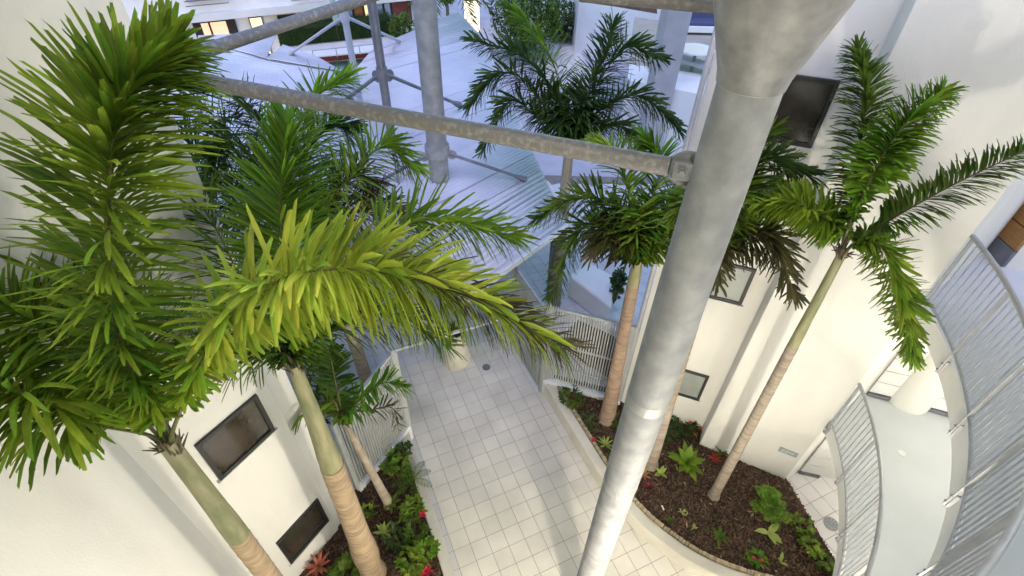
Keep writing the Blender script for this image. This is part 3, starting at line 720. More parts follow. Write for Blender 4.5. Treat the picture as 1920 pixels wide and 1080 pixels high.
# palm by the roof (centre top)
P5 = Vector((1.05, 9.3, 0)); c5 = pd(1070, 250, 10.6)
L5 = .56
palm('foxtail_palm', 'tall dark foxtail palm standing alone beside the ribbed roof', P5, c5, .17, .13, [
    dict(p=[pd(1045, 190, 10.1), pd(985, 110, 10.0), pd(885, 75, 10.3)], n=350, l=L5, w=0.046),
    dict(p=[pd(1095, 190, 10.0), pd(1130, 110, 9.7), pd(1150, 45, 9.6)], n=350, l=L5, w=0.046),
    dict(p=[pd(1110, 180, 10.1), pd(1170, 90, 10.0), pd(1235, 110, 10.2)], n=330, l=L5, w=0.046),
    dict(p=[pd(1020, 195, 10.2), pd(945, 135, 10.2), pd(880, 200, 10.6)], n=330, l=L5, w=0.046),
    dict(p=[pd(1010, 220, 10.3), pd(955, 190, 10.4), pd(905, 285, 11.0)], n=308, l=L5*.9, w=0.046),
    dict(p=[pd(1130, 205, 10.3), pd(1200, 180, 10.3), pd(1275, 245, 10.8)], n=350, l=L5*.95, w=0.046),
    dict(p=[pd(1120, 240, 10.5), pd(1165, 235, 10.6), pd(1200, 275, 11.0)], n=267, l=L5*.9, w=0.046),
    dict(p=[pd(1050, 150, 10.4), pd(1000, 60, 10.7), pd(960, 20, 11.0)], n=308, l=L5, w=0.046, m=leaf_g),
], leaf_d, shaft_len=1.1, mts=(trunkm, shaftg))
# palm by the right fence
c6 = pd(1197, 482, 7.75)
palm('foxtail_palm', 'foxtail palm with reddish ringed trunk in front of the right fence', (1.98, 5.98, .3), c6, .155, .095, [
    dict(p=[pd(1160, 400, 7.4), pd(1090, 370, 7.4), pd(1005, 410, 7.8)], n=350, l=.44, w=0.040, m=leaf_m),
    dict(p=[pd(1150, 430, 7.6), pd(1080, 440, 7.7), pd(1035, 560, 8.3)], n=350, l=.48, w=0.040, m=leaf_m),
    dict(p=[pd(1190, 420, 7.3), pd(1160, 300, 7.1), pd(1110, 265, 7.3)], n=350, l=.44, w=0.040, m=leaf_g),
    dict(p=[pd(1215, 400, 7.3), pd(1240, 300, 7.1), pd(1205, 262, 7.2)], n=350, l=.44, w=0.040, m=leaf_br),
    dict(p=[pd(1230, 420, 7.4), pd(1280, 350, 7.3), pd(1340, 330, 7.4)], n=308, l=.44, w=0.040, m=leaf_m),
    dict(p=[pd(1150, 450, 7.5), pd(1130, 430, 7.4), pd(1110, 480, 7.8)], n=267, l=.42, w=0.036, m=leaf_b, rm=rachisb),
    dict(p=[pd(1230, 450, 7.5), pd(1260, 440, 7.5), pd(1280, 490, 7.8)], n=288, l=.45, w=0.039, m=leaf_g),
], leaf_m, shaft_len=.35, mts=(trunkr, shaft))
# palm behind the big column
c7 = pd(1343, 452, 6.35)
palm('foxtail_palm', 'foxtail palm whose trunk base shows just behind the big column', (2.66, 5.02, .3), c7, .135, .10, [
    dict(p=[pd(1400, 380, 6.0), pd(1440, 350, 5.95), pd(1500, 395, 6.1)], n=230, l=.36, w=0.036, m=leaf_g),
    dict(p=[pd(1420, 440, 6.0), pd(1450, 450, 6.0), pd(1490, 555, 6.5)], n=391, l=.42, w=0.035, m=leaf_b, rm=rachisb),
    dict(p=[pd(1390, 370, 5.8), pd(1430, 300, 5.7), pd(1520, 330, 5.9)], n=371, l=.40, w=0.036, m=leaf_d),
    dict(p=[pd(1375, 360, 5.8), pd(1390, 290, 5.7), pd(1445, 245, 5.7)], n=350, l=.38, w=0.036, m=leaf_g),
    dict(p=[pd(1340, 400, 6.0), pd(1300, 380, 6.1), pd(1260, 410, 6.3)], n=308, l=.4, w=0.036, m=leaf_m),
    dict(p=[pd(1350, 470, 6.2), pd(1340, 480, 6.3), pd(1345, 530, 6.6)], n=226, l=.4, w=0.036, m=leaf_b),
], leaf_m, shaft_len=.6)
# right palm
c8 = pd(1583, 468, 5.55)
palm('foxtail_palm', 'slender foxtail palm with few fronds against the bare right hand wall', (3.70, 4.42, .3), c8, .088, .066, [
    dict(p=[pd(1630, 340, 5.1), pd(1690, 240, 4.85), pd(1765, 175, 4.8)], n=589, l=.32, w=0.032, m=leaf_br, s=.36, r=.026),
    dict(p=[pd(1600, 340, 5.4), pd(1622, 190, 5.2), pd(1605, 95, 5.2)], n=589, l=.31, w=0.029, m=leaf_m, s=.34, r=.024),
    dict(p=[pd(1665, 415, 5.1), pd(1790, 345, 4.8), pd(1960, 265, 4.6)], n=333, l=.32, w=0.032, m=leaf_m, s=.33, flat=.75, r=.022, rm=rachisb, droop=.08),
    dict(p=[pd(1648, 456, 5.3), pd(1692, 560, 5.5), pd(1712, 672, 5.9)], droop=.02, n=568, l=.31, w=0.031, m=leaf_g, s=.27, rm=rachisb),
    dict(p=[pd(1570, 430, 5.6), pd(1500, 385, 5.5), pd(1420, 385, 5.6)], n=556, l=.32, w=0.031, m=leaf_g, s=.33, rm=rachisb),
], leaf_m, rsh=.062, shaft_len=.95, indiv=296)
# small palm by the left fence
c3_ = pd(643, 785, 6.9)
palm('small_palm', 'thin young palm with short fronds in front of the left fence', (-2.06, 4.12, .3), c3_, .085, .045, [
    dict(p=[pd(680, 745, 6.7), pd(720, 718, 6.6), pd(765, 728, 6.8)], n=90, l=.28, w=.04, m=leaf_br, flat=.5),
    dict(p=[pd(620, 750, 6.7), pd(570, 775, 6.8), pd(540, 800, 7.0)], n=80, l=.28, w=.04, m=leaf_g, flat=.5),
    dict(p=[pd(630, 720, 6.6), pd(622, 680, 6.5), pd(618, 650, 6.4)], n=90, l=.28, w=.04, m=leaf_m, flat=.5),
    dict(p=[pd(690, 770, 6.9), pd(735, 765, 7.0), pd(748, 810, 7.3)], n=60, l=.22, w=.03, m=leaf_b, rm=rachisb),
], leaf_g, shaft_len=.3, rings=False, mts=(mat('thin_trunk', (.42, .36, .28), (.3, .24, .18), rough=.85, scale=6, bump=.4), shaftg))

# ================================================================== PLANTER SHRUBS
def blade(mb, base, d, L, W, droop, segs=4, cup=.2, wide=.55):
    side_ = d.cross(Vector((0, 0, 1))); side_ = side_.normalized() if side_.length > .05 else Vector((1, 0, 0))
    p = Vector(base); dd = Vector(d).normalized(); i = len(mb.v)
    for k in range(segs+1):
        t = k/segs; wd = W/2*math.sin(math.pi*min(1, max(.06, (t*.92+.06)))**(.9)) if wide else W/2
        up = side_.cross(dd).normalized(); up = up if up.z > 0 else -up
        mb.v += [tuple(p-side_*wd+up*wd*cup), tuple(p), tuple(p+side_*wd+up*wd*cup)]
        p = p+dd*L/segs; dd = (dd+Vector((0, 0, -droop))).normalized()
    mb.f += lf_faces(i, segs)
def rosette(x, y, z, n, L, W, m_, lab, el=(20, 65), droop=.12, name='shrub', cat='plant', group=None, parts=True, a0=0):
    t_ = thing(name, lab, cat, (x, y, z), group); a0 = R.uniform(0, 6.28)
    for k in range(n):
        a = a0+k*2.4+R.uniform(-.2, .2); e = math.radians(lerp(el[1], el[0], k/n)+R.uniform(-6, 6))
        d = Vector((math.cos(a)*math.cos(e), math.sin(a)*math.cos(e), math.sin(e)))
        mb = MB(); blade(mb, (x, y, z), d, L*R.uniform(.8, 1.1), W*R.uniform(.85, 1.1), droop); mb.build('leaf', m_, t_, smooth=True)
    return t_
def fern(x, y, z, n, L, m_, lab, group=None, name='fern', el=(15, 60), lw=.016, ll=.07):
    t_ = thing(name, lab, 'fern', (x, y, z), group); a0 = R.uniform(0, 6.28)
    for k in range(n):
        a = a0+k*2.4; e = math.radians(R.uniform(*el)); d = Vector((math.cos(a)*math.cos(e), math.sin(a)*math.cos(e), math.sin(e)))
        mb = MB(); p = Vector((x, y, z)); st = L/14
        for s_ in range(14):
            q = p+d*st; mb.tube([p, q], .003, 4, cap=False)
            sd = d.cross(Vector((0, 0, 1))).normalized(); l_ = ll*math.sin(math.pi*(s_+1.5)/16)
            for sg in (-1, 1): blade(mb, q, (sd*sg+d*.5).normalized(), l_, lw, .05, 2)
            p = q; d = (d+Vector((0, 0, -.09))).normalized()
        mb.build('frond', m_, t_)
    return t_
def bush(x, y, z, n, rx, h, L, W, m_, lab, group=None, name='shrub', flowers=None):
    t_ = thing(name, lab, 'shrub', (x, y, z), group)
    st = MB(); lf = MB(); fl = MB()
    for k in range(n):
        a = R.uniform(0, 6.28); rr = rx*math.sqrt(R.random()); hz = h*R.uniform(.35, 1)*(1-.4*rr/rx)
        p = Vector((x+math.cos(a)*rr, y+math.sin(a)*rr, z+hz)); st.tube([(x, y, z), p.lerp(Vector((x, y, z)), .4)+Vector((0, 0, .03)), p], .004, 4, cap=False)
        for j in range(6):
            L_ = .78; b_ = a+R.uniform(-2, 2); e = R.uniform(-.1, .9); d = Vector((math.cos(b_)*math.cos(e), math.sin(b_)*math.cos(e), math.sin(e)))
            blade(lf, p-d*.01-Vector((0, 0, R.uniform(0, .06))), d, L*L_*R.uniform(.6, 1.25), W*L_*R.uniform(.6, 1.2), .14, 3)
        if flowers and R.random() < flowers[1]:
            for j in range(6):
                b_ = j*1.05; d = Vector((math.cos(b_), math.sin(b_), .5)).normalized(); blade(fl, p+Vector((0, 0, .03)), d, .045, .03, .1, 2)
    st.build('stems', rachism, t_); o = lf.build('foliage', m_, t_); o['kind'] = 'stuff'
    if flowers: fl.build('flowers', flowers[0], t_, kind='stuff')
    return t_
Z = .33
def pz(x, y, z=Z): p = at(x, y, z); return p.x, p.y
redm = leafmat('petal_red', (.62, .02, .03), (.75, .06, .08), .2)
x, y = pz(1285, 872); rosette(x, y, Z+.06, 15, .40, .14, leaf_br, 'big bright green broad leaved rosette plant in centre of the right bed', el=(15, 60), droop=.14, name='broad_leaved_plant')
x, y = pz(1338, 862); rosette(x, y, Z+.02, 14, .15, .035, leaf_red, 'red and green bromeliad beside the slender palm foot', name='bromeliad')
x, y = pz(1352, 850); rosette(x, y, Z+.02, 9, .22, .08, leaf_m, 'dull green rosette against the right wall base', name='bromeliad')
x, y = pz(1215, 915); rosette(x, y, Z+.02, 13, .16, .03, mat('leaf_maroon', (.16, .03, .025), (.10, .08, .03), rough=.5, island=.4, transl=.2), 'dark red bromeliad just right of the big column', name='bromeliad')
x, y = pz(1205, 892); rosette(x, y, Z+.02, 9, .17, .045, mat('leaf_copper', (.35, .18, .08), (.5, .3, .12), rough=.4, island=.3, transl=.2), 'coppery small bromeliad behind the dark red one', name='bromeliad')
x, y = pz(1238, 890); rosette(x, y, Z+.02, 5, .18, .08, leaf_lime, 'tiny lime green sprout left of the broad leaved rosette', name='seedling')
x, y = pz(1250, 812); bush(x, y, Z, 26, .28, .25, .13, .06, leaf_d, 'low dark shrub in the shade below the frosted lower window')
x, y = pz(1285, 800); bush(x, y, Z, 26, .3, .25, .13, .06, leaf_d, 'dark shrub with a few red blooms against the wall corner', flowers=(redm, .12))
x, y = pz(1435, 945); fern(x, y, Z, 22, .34, leaf_br, 'feathery bright green fern by the recess side of the bed', el=(35, 80), ll=.1, lw=.02)
x, y = pz(1452, 965); fern(x, y, Z, 14, .3, leaf_g, 'smaller feathery fern in front of the bright one', ll=.09)
x, y = pz(1500, 990); bush(x, y, Z, 16, .16, .22, .14, .07, leaf_g, 'leafy green shrub at the far edge of the mulch bed')
x, y = pz(1520, 1030); bush(x, y, Z, 18, .16, .2, .13, .08, leaf_g, 'broad leaved shrub near the pointed tip of the mulch bed')
x, y = pz(1548, 1058); bush(x, y, Z, 10, .12, .14, .12, .09, leaf_m, 'small shrub at the very tip of the mulch bed')
x, y = pz(1440, 1000); rosette(x, y, Z+.02, 4, .24, .12, leaf_lime, 'pale lime arrow leaved seedling in open mulch', name='seedling', droop=.2, el=(10, 40))
x, y = pz(1418, 1048); bush(x, y, Z, 9, .12, .18, .14, .09, leaf_br, 'light green seedling with red bud close to the curved kerb', flowers=(redm, .1))
x, y = pz(1462, 1055); rosette(x, y, Z+.02, 3, .18, .06, leaf_lime, 'narrow yellowish sprout between seedling and kerb', name='seedling')
x, y = pz(1348, 1008); rosette(x, y, Z+.02, 8, .18, .075, leaf_m, 'olive green small rosette midway along the curved kerb', name='seedling', el=(10, 50))
x, y = pz(1278, 962); rosette(x, y, Z+.02, 7, .11, .03, leaf_lime, 'tiny yellow green tuft in the middle of the bare mulch', name='seedling')
x, y = pz(1300, 990); rosette(x, y, Z+.02, 6, .08, .025, leaf_lime, 'smallest yellow tuft in the bare mulch', name='seedling')
x, y = pz(1255, 978); rosette(x, y, Z+.02, 7, .12, .035, leaf_m, 'small dark tuft beside the white marker', name='seedling')
p = at(1243, 952, Z+.03); q = MB(); q.box((p.x, p.y, Z+.03), .026, .085, .02, (1, .2, 0), (-.2, 1, 0)); tag(q.build('plant_marker', white, None, bevel=.006), 'short white plastic plant marker lying on the mulch', 'marker')
q = MB()
for k in range(150):
    while True:
        x, y = R.uniform(.9, 5.4), R.uniform(3.0, 6.9)
        if inpoly(x, y, soilR): break
    a = R.uniform(0, 6.28); blade(q, (x, y, .345), Vector((math.cos(a), math.sin(a), R.uniform(-.1, .35))), R.uniform(.05, .12), R.uniform(.012, .03), .08, 2)
q.build('fallen_leaves', mat('leaf_litter', (.22, .15, .08), (.33, .24, .13), rough=.8, island=.5, scale=4), plR, kind='stuff')
rosette(-1.24, 7.72, .86, 13, .34, .05, leaf_m, 'spiky green plant growing in the tapered cream pot', name='potted_plant', el=(15, 75))
# strip near fence (right)
x, y = pz(1072, 748); bush(x, y, Z, 40, .26, .25, .12, .05, leaf_m, 'dark shrub in the narrow corner beside the open gate')
x, y = pz(1105, 790); bush(x, y, Z, 26, .2, .15, .1, .045, leaf_d, 'sparse low shrub left of the reddish palm trunk')
x, y = pz(1128, 775); rosette(x, y, Z, 8, .13, .04, leaf_red, 'little red flower cluster at foot of reddish palm trunk', name='bromeliad')
x, y = pz(1165, 800); bush(x, y, Z, 22, .22, .2, .12, .05, leaf_m, 'green shrub between the reddish trunk and the big column')
x, y = pz(1135, 835); rosette(x, y, Z, 14, .22, .03, leaf_lime, 'spiky olive grass tuft at the straight kerb', name='grass_tuft')
x, y = pz(1112, 828); rosette(x, y, Z+.05, 6, .07, .035, redm, 'single bright red bloom beside the straight kerb', name='flower')
x, y = pz(1150, 850); bush(x, y, Z, 14, .14, .14, .1, .045, leaf_m, 'small green shrub in front of the spiky tuft')
# left planter
spec_ = [
 (700, 835, 20, .2, .3, .16, .07, leaf_g, 'green shrub directly under the left fence'),
 (745, 880, 30, .22, .38, .16, .1, leaf_g, 'large leaved bright shrub near the far end of the left planter'),
 (760, 850, 22, .16, .3, .12, .07, leaf_m, 'dense shrub tucked behind the kerb end by the gate'),
 (770, 960, 30, .2, .3, .16, .06, leaf_g, 'pointed leaf shrub beside the thin palm foot'),
 (780, 1000, 34, .2, .35, .14, .07, leaf_m, 'bushy green shrub halfway along the left kerb'),
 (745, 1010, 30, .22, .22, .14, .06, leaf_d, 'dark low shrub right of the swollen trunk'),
 (800, 1035, 30, .18, .35, .14, .08, leaf_br, 'light green shrub leaning over the left kerb'),
 (770, 1060, 36, .24, .3, .14, .07, leaf_g, 'wide shrub at the near end of the left planter'),
 (650, 1075, 30, .2, .2, .22, .14, leaf_m, 'large dark leaves between the wall and swollen trunk'),
 (690, 960, 14, .12, .2, .14, .05, leaf_g, 'small shrub in shadow behind the swollen trunk'),
]
for (px_, py_, n, rx, h, L, W, m_, lab) in spec_:
    x, y = pz(px_, py_); bush(x, y, Z, int(n*.75), rx, h, L, W, m_, lab)
x, y = pz(735, 950); rosette(x, y, Z+.1, 11, .22, .06, leaf_g, 'star shaped green rosette beside the thin palm foot', name='broad_leaved_plant')
x, y = pz(720, 1000); rosette(x, y, Z+.03, 10, .2, .06, leaf_lime, 'yellow green rosette low behind the swollen trunk', name='broad_leaved_plant')
x, y = pz(795, 978); rosette(x, y, Z+.25, 8, .09, .04, redm, 'crimson bloom rising above the left kerb shrubs', name='flower')
x, y = pz(600, 1065); rosette(x, y, Z+.05, 18, .26, .05, mat('leaf_coral', (.50, .12, .08), (.35, .2, .08), rough=.4, island=.35, transl=.2), 'coral red bromeliad against the left building base', name='bromeliad')
x, y = pz(800, 1075); rosette(x, y, Z+.05, 10, .14, .04, redm, 'red bromeliad at bottom of the left planter by the kerb', name='bromeliad')
x, y = pz(775, 905); fern(x, y, Z+.1, 9, .4, leaf_m, 'grey green fern spilling over the left kerb onto the tiles', ll=.1, el=(20, 60))

# ================================================================== BEYOND THE GATE
# curved white planter with climbing shrub
cvw = smoothline([tuple(at(1068, 560, .5)[:2]), tuple(at(1085, 520, .5)[:2]), tuple(at(1120, 500, .5)[:2]), tuple(at(1200, 520, .5)[:2])], 6)
t_ = thing('planter', 'curved white planter wall beyond the right fence', 'planter', (1.6, 8.6, 0))
wm = MB(); A_ = [at(x, y, .55) for x, y in ((1075, 500), (1072, 530), (1085, 560), (1110, 575))]
ln_ = smoothline([(p.x, p.y) for p in A_]+[(2.35, 7.2)], 6)
q = MB(); q.bar((1.9, 8.75, .2), (2.75, 8.1, .2), .12, .5); q.build('kerb', white, t_, bevel=.02)
q = MB(); q.prism([(1.1, 8.1), (2.4, 7.1), (2.6, 8.2), (1.6, 8.8)], 0, .25); q.build('soil', soil, t_)
q = MB(); q.prism([tuple(at(1070, 500, 1.0)[:2]), tuple(at(1150, 560, 1.0)[:2]), tuple(at(1155, 500, 1.0)[:2]), tuple(at(1100, 470, 1.0)[:2])], 0, .7)
tag(q.build('low_wall', white, None, bevel=.06), 'rounded low white wall beyond the fence beside the shrub', 'wall')
x, y = pz(1152, 560, .4); bush(x, y, .2, 70, .16, 1.5, .14, .07, leaf_d, 'tall narrow dark shrub rising beside the low white wall')
x, y = pz(600, 700, .4); bush(x, y, .1, 60, .35, .8, .2, .05, leaf_m, 'grey green feathery shrub beyond the left fence')
x, y = pz(590, 745, .4); bush(x, y, .0, 40, .4, .3, .18, .08, leaf_d, 'very dark low shrub between the left wall and fence')
# neighbour building on the right with terrace
nb = thing('neighbour_building', 'pale neighbouring house with brown tiled roof and open terrace, top right', 'building', (4, 18, 0))
q = MB()
q.prism([tuple(at(1177, 150, 2.6)[:2]), tuple(at(1290, 172, 2.6)[:2]), tuple(at(1400, 195, 2.6)[:2]), tuple(at(1400, 150, 2.6)[:2]), tuple(at(1180, 120, 2.6)[:2])], 0, 2.6)
q.build('wall', stucco, nb)
q = MB(); A_ = [at(x, y, 2.62) for x, y in ((1180, 118), (1400, 150), (1400, 60), (1190, 30))]; q.prism([tuple(p[:2]) for p in A_], 2.4, 2.58); q.build('terrace_floor', mat('terrace', (.42, .38, .28), (.36, .33, .26), rough=.8, scale=2), nb)
q = MB()
for u, v_ in (((1262, 105), (1340, 128)), ): 
    a_ = at(u[0], u[1], 2.9); b2_ = at(v_[0], v_[1], 2.9); q.bar(a_, b2_, .5, .12)
q.build('parapet_cap', grey, nb)
pc_ = at(1238, 165, 2.6); q = MB(); q.box((pc_.x, pc_.y, 3.5), .75, .6, 7.0, (1, .15, 0), (-.15, 1, 0)); q.build('column', grey, nb)
pc_ = at(1292, 46, 2.6); q = MB(); q.box((pc_.x, pc_.y, 4.5), .7, .6, 4.0); q.build('column', kerbm, nb)
q = MB(); a_ = at(1080, 60, 1.0); b2_ = at(1236, 95, 1.0); q.prism([(a_.x, a_.y), (b2_.x, b2_.y), (b2_.x+1, b2_.y+5), (a_.x, a_.y+6)], 0, 3.4); q.build('wall', white, nb)
rt = mat('roof_tile', (.22, .13, .11), (.30, .20, .17), rough=.7, scale=5)
ra_ = [at(1075, 4, 3.5), at(1128, 0, 3.6), at(1222, 28, 3.5), at(1232, 22, 3.5)]
e0 = at(1150, 12, 3.6); e1 = at(1232, 26, 3.6); e2 = at(1230, -25, 4.8); e3 = at(1090, -35, 4.8); e00 = at(1085, 3, 3.6)
for k in range(7):
    t0, t1 = k/7, (k+1)/7; q = MB(); dz = Vector((0, 0, .05))
    for (l0, l1, m0, m1) in ((e00, e0, e3, e3.lerp(e2, .5)), (e0, e1, e3.lerp(e2, .5), e2)):
        q.quad(l0.lerp(m0, t0)+dz, l1.lerp(m1, t0)+dz, l1.lerp(m1, t1), l0.lerp(m0, t1)); q.quad(l0.lerp(m0, t0), l1.lerp(m1, t0), l1.lerp(m1, t0)+dz, l0.lerp(m0, t0)+dz)
    q.build('roof_course', rt, nb)
# terrace table
tp = at(1306, 92, 3.35); tt = thing('terrace_table', 'round white table with a lit cloth on the neighbour terrace', 'table', (tp.x, tp.y, 2.6))
q = MB(); q.tube([(tp.x, tp.y, 3.32), (tp.x, tp.y, 3.36)], .62, 28); q.build('tabletop', white, tt)
q = MB(); q.tube([(tp.x, tp.y, 2.6), (tp.x, tp.y, 3.32)], .06, 10); q.build('leg', dsteel, tt)
q = MB(); q.tube([(tp.x-.1, tp.y, 3.36), (tp.x-.1, tp.y, 3.375), (tp.x-.1, tp.y, 3.38)], [.42, .4, .3], 14); q.build('cloth', mat('cloth', (.8, .75, .55), rough=.8), tt)
sp_ = at(1325, 36, 3.1); sf = thing('terrace_sofa', 'dark blue cushioned sofa on white base at back of the terrace', 'sofa', (sp_.x, sp_.y, 2.6))
q = MB(); q.box((sp_.x, sp_.y, 2.8), 2.2, .8, .25); q.build('base', white, sf, bevel=.03)
q = MB(); q.box((sp_.x, sp_.y, 3.0), 2.0, .7, .15); q.build('seat', mat('navy', (.07, .08, .16), rough=.8), sf, bevel=.04)
q = MB(); q.box((sp_.x, sp_.y+.35, 3.25), 2.0, .15, .5); q.build('backrest', MATS['navy'], sf, bevel=.04)

# far left apartment block
Fa = at(330, 35, 3.0); Fb = at(720, -4, 3.0); fd = (Fb-Fa); fd.z = 0; FL = fd.length; fd.normalize(); fn = Vector((fd.y, -fd.x, 0))
if fn.dot(-Fa) < 0: fn = -fn
ft = thing('apartment_block', 'distant white apartment block with warm lit ground floor windows, top left', 'building', (Fa.x, Fa.y, 0))
def sx(x, y=60): return (onp(x, y, Fa, Fb)-Fa).dot(fd)
back = -fn*8
def fbox(s0, s1, z0, z1, dep, name, m_, parent=ft, out=0.0, bev=0):
    c = Fa*1; c.z = 0; c = c+fd*((s0+s1)/2)+fn*(out-dep/2)+Vector((0, 0, (z0+z1)/2)); q = MB(); q.box(c, s1-s0, dep, z1-z0, fd, fn); return q.build(name, m_, parent, bevel=bev)
FE = sx(775, 10)
fbox(-2, FE, 0, 9.5, 6, 'wall', white)
fbox(-2.1, FE+.1, 2.86, 3.14, .3, 'slab_edge', white, out=.3)
fbox(-2.1, FE+.1, 5.6, 5.9, .3, 'slab_edge', white, out=.3)
warm1 = mat('lit_curtain', (1.0, .52, .32), emit=.2); warm2 = mat('lit_room', (1.0, .70, .38), emit=.24); orange = mat('orange_brick', (.55, .2, .07), (.4, .12, .05), rough=.8, scale=3)
bluew = mat('curtain_blue', (.45, .5, .7), rough=.6); brickr = mat('brick_red', (.25, .06, .05), (.18, .05, .05), rough=.8, scale=4)
def fwin(x0, x1, y_, z0, z1, m_):
    s0, s1 = sx(x0, y_), sx(x1, y_)
    f = fbox(s0, s1, z0, z1, .12, 'window', black, out=.06); fbox(s0+.04, s1-.04, z0+.05, z1-.05, .06, 'pane', m_, f, out=.085)
for x0, x1, z0, z1, m_ in ((362, 376, .1, 2.8, glassd), (376, 394, .1, 2.8, warm1), (394, 428, .1, 2.8, warm1), (428, 444, .1, 2.8, glassd), (470, 496, .5, 2.8, warm2), (524, 560, 2.3, 2.75, glassd), (566, 600, 2.4, 2.75, glassd)):
    fwin(x0, x1, 50, z0, z1, m_)
for x0, x1, m_ in ((352, 372, bluew), (372, 388, bluew), (388, 410, glassd), (410, 434, glassd), (548, 614, glassd)):
    fwin(x0, x1, 8, 3.55, 5.2, m_)
for z in (3.45, 3.62, 3.79, 3.96): fbox(sx(352, 20), sx(434, 20), z, z+.03, .03, 'balcony_rail', dsteel, out=.36)
for z in (3.3, 3.5, 3.7, 3.9, 4.1): fbox(sx(546, 10), sx(616, 10), z, z+.05, .03, 'balcony_rail', grey, out=.36)
for x0, x1, m_ in ((646, 660, bluew), (661, 680, orange), (681, 691, warm2), (692, 702, orange), (704, 718, bluew), (719, 732, bluew), (733, 770, brickr)):
    fwin(x0, x1, 15, 1.85, 2.84, m_)
# pale path strip, court and hedge
TZ = 1.8
def flat(name, pts_, z, th, m_):
    q = MB(); P_ = [at(x, y, z) for x, y in pts_]; q.prism([tuple(p[:2]) for p in P_], z-th, z); return q.build(name, m_, None)
structure(flat('terrace', ((530, 102), (775, 76), (800, 8), (525, 28)), TZ, TZ, kerbm))
structure(flat('pavement', ((560, 97), (775, 74), (775, 90), (585, 106)), TZ+.03, .05, white))
structure(flat('court', ((560, 104), (760, 84), (770, 200), (560, 200)), TZ-.5, .2, mat('teal', (.16, .26, .28), (.2, .3, .32), rough=.6, scale=2)))
a_ = at(585, 108, TZ-.25); b2_ = at(745, 92, TZ-.25); q = MB(); q.bar(a_, b2_, .12, .4); tag(q.build('border_wall', mat('red_edge', (.30, .06, .07), (.22, .05, .06), rough=.8, scale=3), None), 'low dark red wall edging the sunken teal court', 'wall')
q = MB(); q.bar(at(590, 118, TZ-.49), at(730, 104, TZ-.49), .10, .02); structure(q.build('court_line', white))
t_ = thing('handrail', 'thin pale handrail beside the white pavement strip at the court', 'railing', at(640, 92, TZ))
q = MB(); u0 = at(585, 95, TZ+.35); u1 = at(715, 81, TZ+.35); q.tube([u0, u1], .02, 6); q.build('rail', steel, t_)
for k in range(4):
    u = u0.lerp(u1, k/3); q = MB(); q.tube([(u.x, u.y, TZ), u], .018, 6); q.build('post', steel, t_)
def leafmass(name, lab, cat, c, r, n, L, m_, kind=None, trunk=True):
    t_ = thing(name, lab, cat, (c[0], c[1], 0)); lf = MB()
    for k in range(n):
        while True:
            v = Vector((R.uniform(-1, 1), R.uniform(-1, 1), R.uniform(-1, 1)))
            if .35 < v.length < 1: break
        bumpy = 1+.18*math.sin(v.x*7+v.z*5)*math.cos(v.y*6)
        p = Vector(c)+Vector((v.x*r[0], v.y*r[1], v.z*r[2]))*bumpy
        d = Vector((R.uniform(-1, 1), R.uniform(-1, 1), R.uniform(-.4, 1))).normalized(); blade(lf, p, d, L*R.uniform(.6, 1.3), L*.5, .1, 2)
    o = lf.build('crown' if trunk else 'foliage', m_, t_); 
    if trunk:
        q = MB(); q.tube([(c[0], c[1], 0), (c[0]+.1, c[1], c[2]*.6), (c[0], c[1], c[2])], [.2, .15, .08], 8); q.build('trunk', trunkm, t_)
        for k in range(4):
            a = k*1.6; q = MB(); q.tube([(c[0], c[1], c[2]*.55), (c[0]+math.cos(a)*r[0]*.6, c[1]+math.sin(a)*r[1]*.6, c[2]+.2)], [.07, .03], 6); q.build('limb', trunkm, t_)
    return t_
hd = thing('hedge', 'long clipped dark green hedge below the far apartment block', 'hedge', (-8, 27, 0))
h0 = at(527, 91, TZ); h1 = at(742, 68, TZ); hdv = (h1-h0).normalized(); hn = Vector((-hdv.y, hdv.x, 0)); hn = hn if hn.y > 0 else -hn
q = MB(); hl = (h1-h0).length
q.box((h0+h1)/2+hn*.75+Vector((0, 0, .3)), hl, 1.1, .6, hdv, hn); q.build('branches', mat('hedge_core', (.015, .035, .01), (.03, .06, .015), rough=1, scale=4), hd)
lf = MB()
for k in range(15000):
    s = R.uniform(0, hl); fz = R.random()
    if fz < .4: o_ = R.uniform(.05, .25); z = R.uniform(-.05, .72)
    else: o_ = R.uniform(.1, 1.4); z = R.uniform(.55, .75)+.05*math.sin(s*3)
    d = Vector((R.uniform(-1, 1), R.uniform(-1, .3), R.uniform(-.2, 1))).normalized(); blade(lf, h0+hdv*s+hn*o_+Vector((0, 0, z)), d, R.uniform(.06, .13), .055, .1, 1)
lf.build('foliage', leaf_d, hd)['kind'] = 'stuff'
c = at(350, 62, 1.8); leafmass('tree', 'dark bushy tree between the left wall and the far lit windows', 'tree', (c.x, c.y, 1.8), (1.0, .8, 1.2), 2200, .22, leaf_d)
c = at(988, 34, 1.9); leafmass('tree', 'round leafy green tree behind the tall central palm', 'tree', (c.x, c.y, 1.9), (1.8, 1.5, 1.6), 4500, .22, leaf_m)
c = at(755, 55, 2.2); leafmass('tree', 'small dark bush at the right end of the hedge', 'tree', (c.x, c.y, 2.2), (.6, .6, .6), 900, .16, leaf_m)
c = at(1055, 38, 1.0); leafmass('tree', 'dark shrub in front of the blue shaded far wall', 'tree', (c.x, c.y, 1.0), (1.1, 1.0, 1.1), 1200, .24, leaf_d)
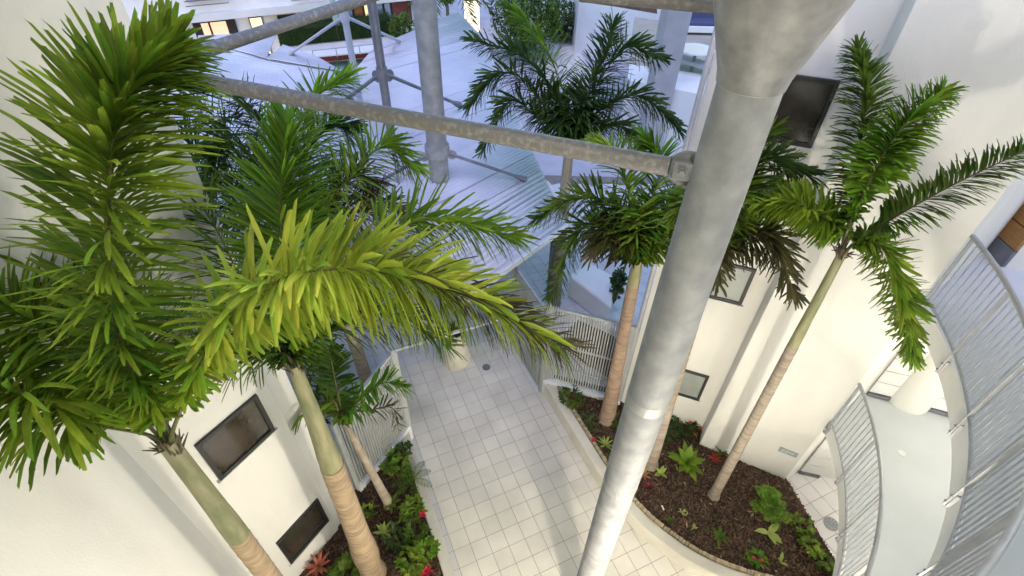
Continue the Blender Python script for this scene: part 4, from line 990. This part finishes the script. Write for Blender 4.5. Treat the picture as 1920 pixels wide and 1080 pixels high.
# far palm
fp = at(840, 40, 0)
fc = at(838, 4, 2.6)
palm('far_palm', 'small distant palm above the peak of the ribbed roof', (fc.x, fc.y, 0), fc, .14, .1, [dict(p=[fc+Vector((math.cos(a)*.7, math.sin(a)*.7, .55)), fc+Vector((math.cos(a)*1.5, math.sin(a)*1.5, .3)), fc+Vector((math.cos(a)*2.1, math.sin(a)*2.1, -.4))], n=60, l=.6, w=.06, flat=.5) for a in (0, .9, 1.8, 2.7, 3.6, 4.5, 5.4)], leaf_m, rings=False)
# self-glowing wall slab and blue wall beyond
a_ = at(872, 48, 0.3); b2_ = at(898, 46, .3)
q = MB(); q.box(((a_.x+b2_.x)/2, a_.y+.3, 2.2), (b2_-a_).length, .5, 4.5); o = q.build('glow_wall', mat('glow_plaster', (1.0, .80, .52), emit=.32), None); tag(o, 'wall pillar given its own glow for light on it, beside the central palm top', 'wall')  # no lamp: light on this wall is put in as emission
q = MB(); a_ = at(730, 20, 0); q.box((5, 46, 3), 60, 1, 6); tag(q.build('far_wall', mat('far_white', (.6, .62, .68), (.5, .52, .6), rough=.8, scale=1), None), 'long pale wall in the far background behind trees', 'wall')
q = MB(); P_ = [at(x, y, 0) for x, y in ((1010, 100), (1080, 85), (1120, 160), (1000, 170))]; q.prism([tuple(p[:2]) for p in P_], -.02, .03); structure(q.build('driveway', kerbm))
g = MB(); g.prism([(-30, 16), (30, 16), (30, 46), (-30, 46)], -.03, -.012); structure(g.build('pavement', mat('far_paving', (.45, .45, .48), (.38, .38, .42), rough=.8, scale=1.5)))

# ================================================================== LAMPS out of view, read off the courtyard light, plus an added one
def lamp(x, y, z, power, r, lab, n=(0, 1, 0), color=WARM):
    t_ = thing('wall_lamp', lab, 'lamp', (x, y, z)); n = Vector(n).normalized()
    q = MB(); disc(q, Vector((x, y, z)), n, .13, .05, 24); q.build('back_plate', black, t_)
    q = MB(); c = Vector((x, y, z)); q.tube([c+n*.03, c+n*.07, c+n*.10], [.11, .10, .05], 20); q.build('diffuser', lampm, t_)
    L = bpy.data.lights.new('lamp_light', 'POINT'); L.energy = power*LAMP; L.shadow_soft_size = r; L.color = color
    o = bpy.data.objects.new('lamp_light', L); o.location = Vector((x, y, z))+n*(r+.13); COL.objects.link(o); attach(o, t_)
lamp(3.6, -.4, 2.7, 150, .12, 'added unseen bulkhead lamp below the right gallery, brightening the lower right wall')  # unseen lamp added to brighten the lower right wall
lamp(1.8, -.4, 2.6, 345, .12, 'round bulkhead lamp on ground floor wall below the camera')
lamp(-2.6, -.4, 3.2, 16, .12, 'round bulkhead lamp low on the wall at lower left')
lamp(2.6, 1.9, 9.55, 44, .06, 'round ceiling lamp under the canopy on the right', n=(0, 0, -1))
lamp(-.6, 1.6, 9.55, 20, .06, 'round bulkhead lamp above the camera gallery', n=(0, 0, -1))
lamp(6.9, 4.0, 4.60, 60, .10, 'round ceiling lamp under the upper gallery', n=(0, 0, -1))
lamp(6.6, 4.3, 1.94, 30, .10, 'round ceiling lamp in the ground floor recess', n=(0, 0, -1))
lamp(7.6, 2.6, 9.6, 90, .10, 'round lamp high on the right above the nearest railing', n=(-1, .3, -.3))
print('objects', len(bpy.data.objects))
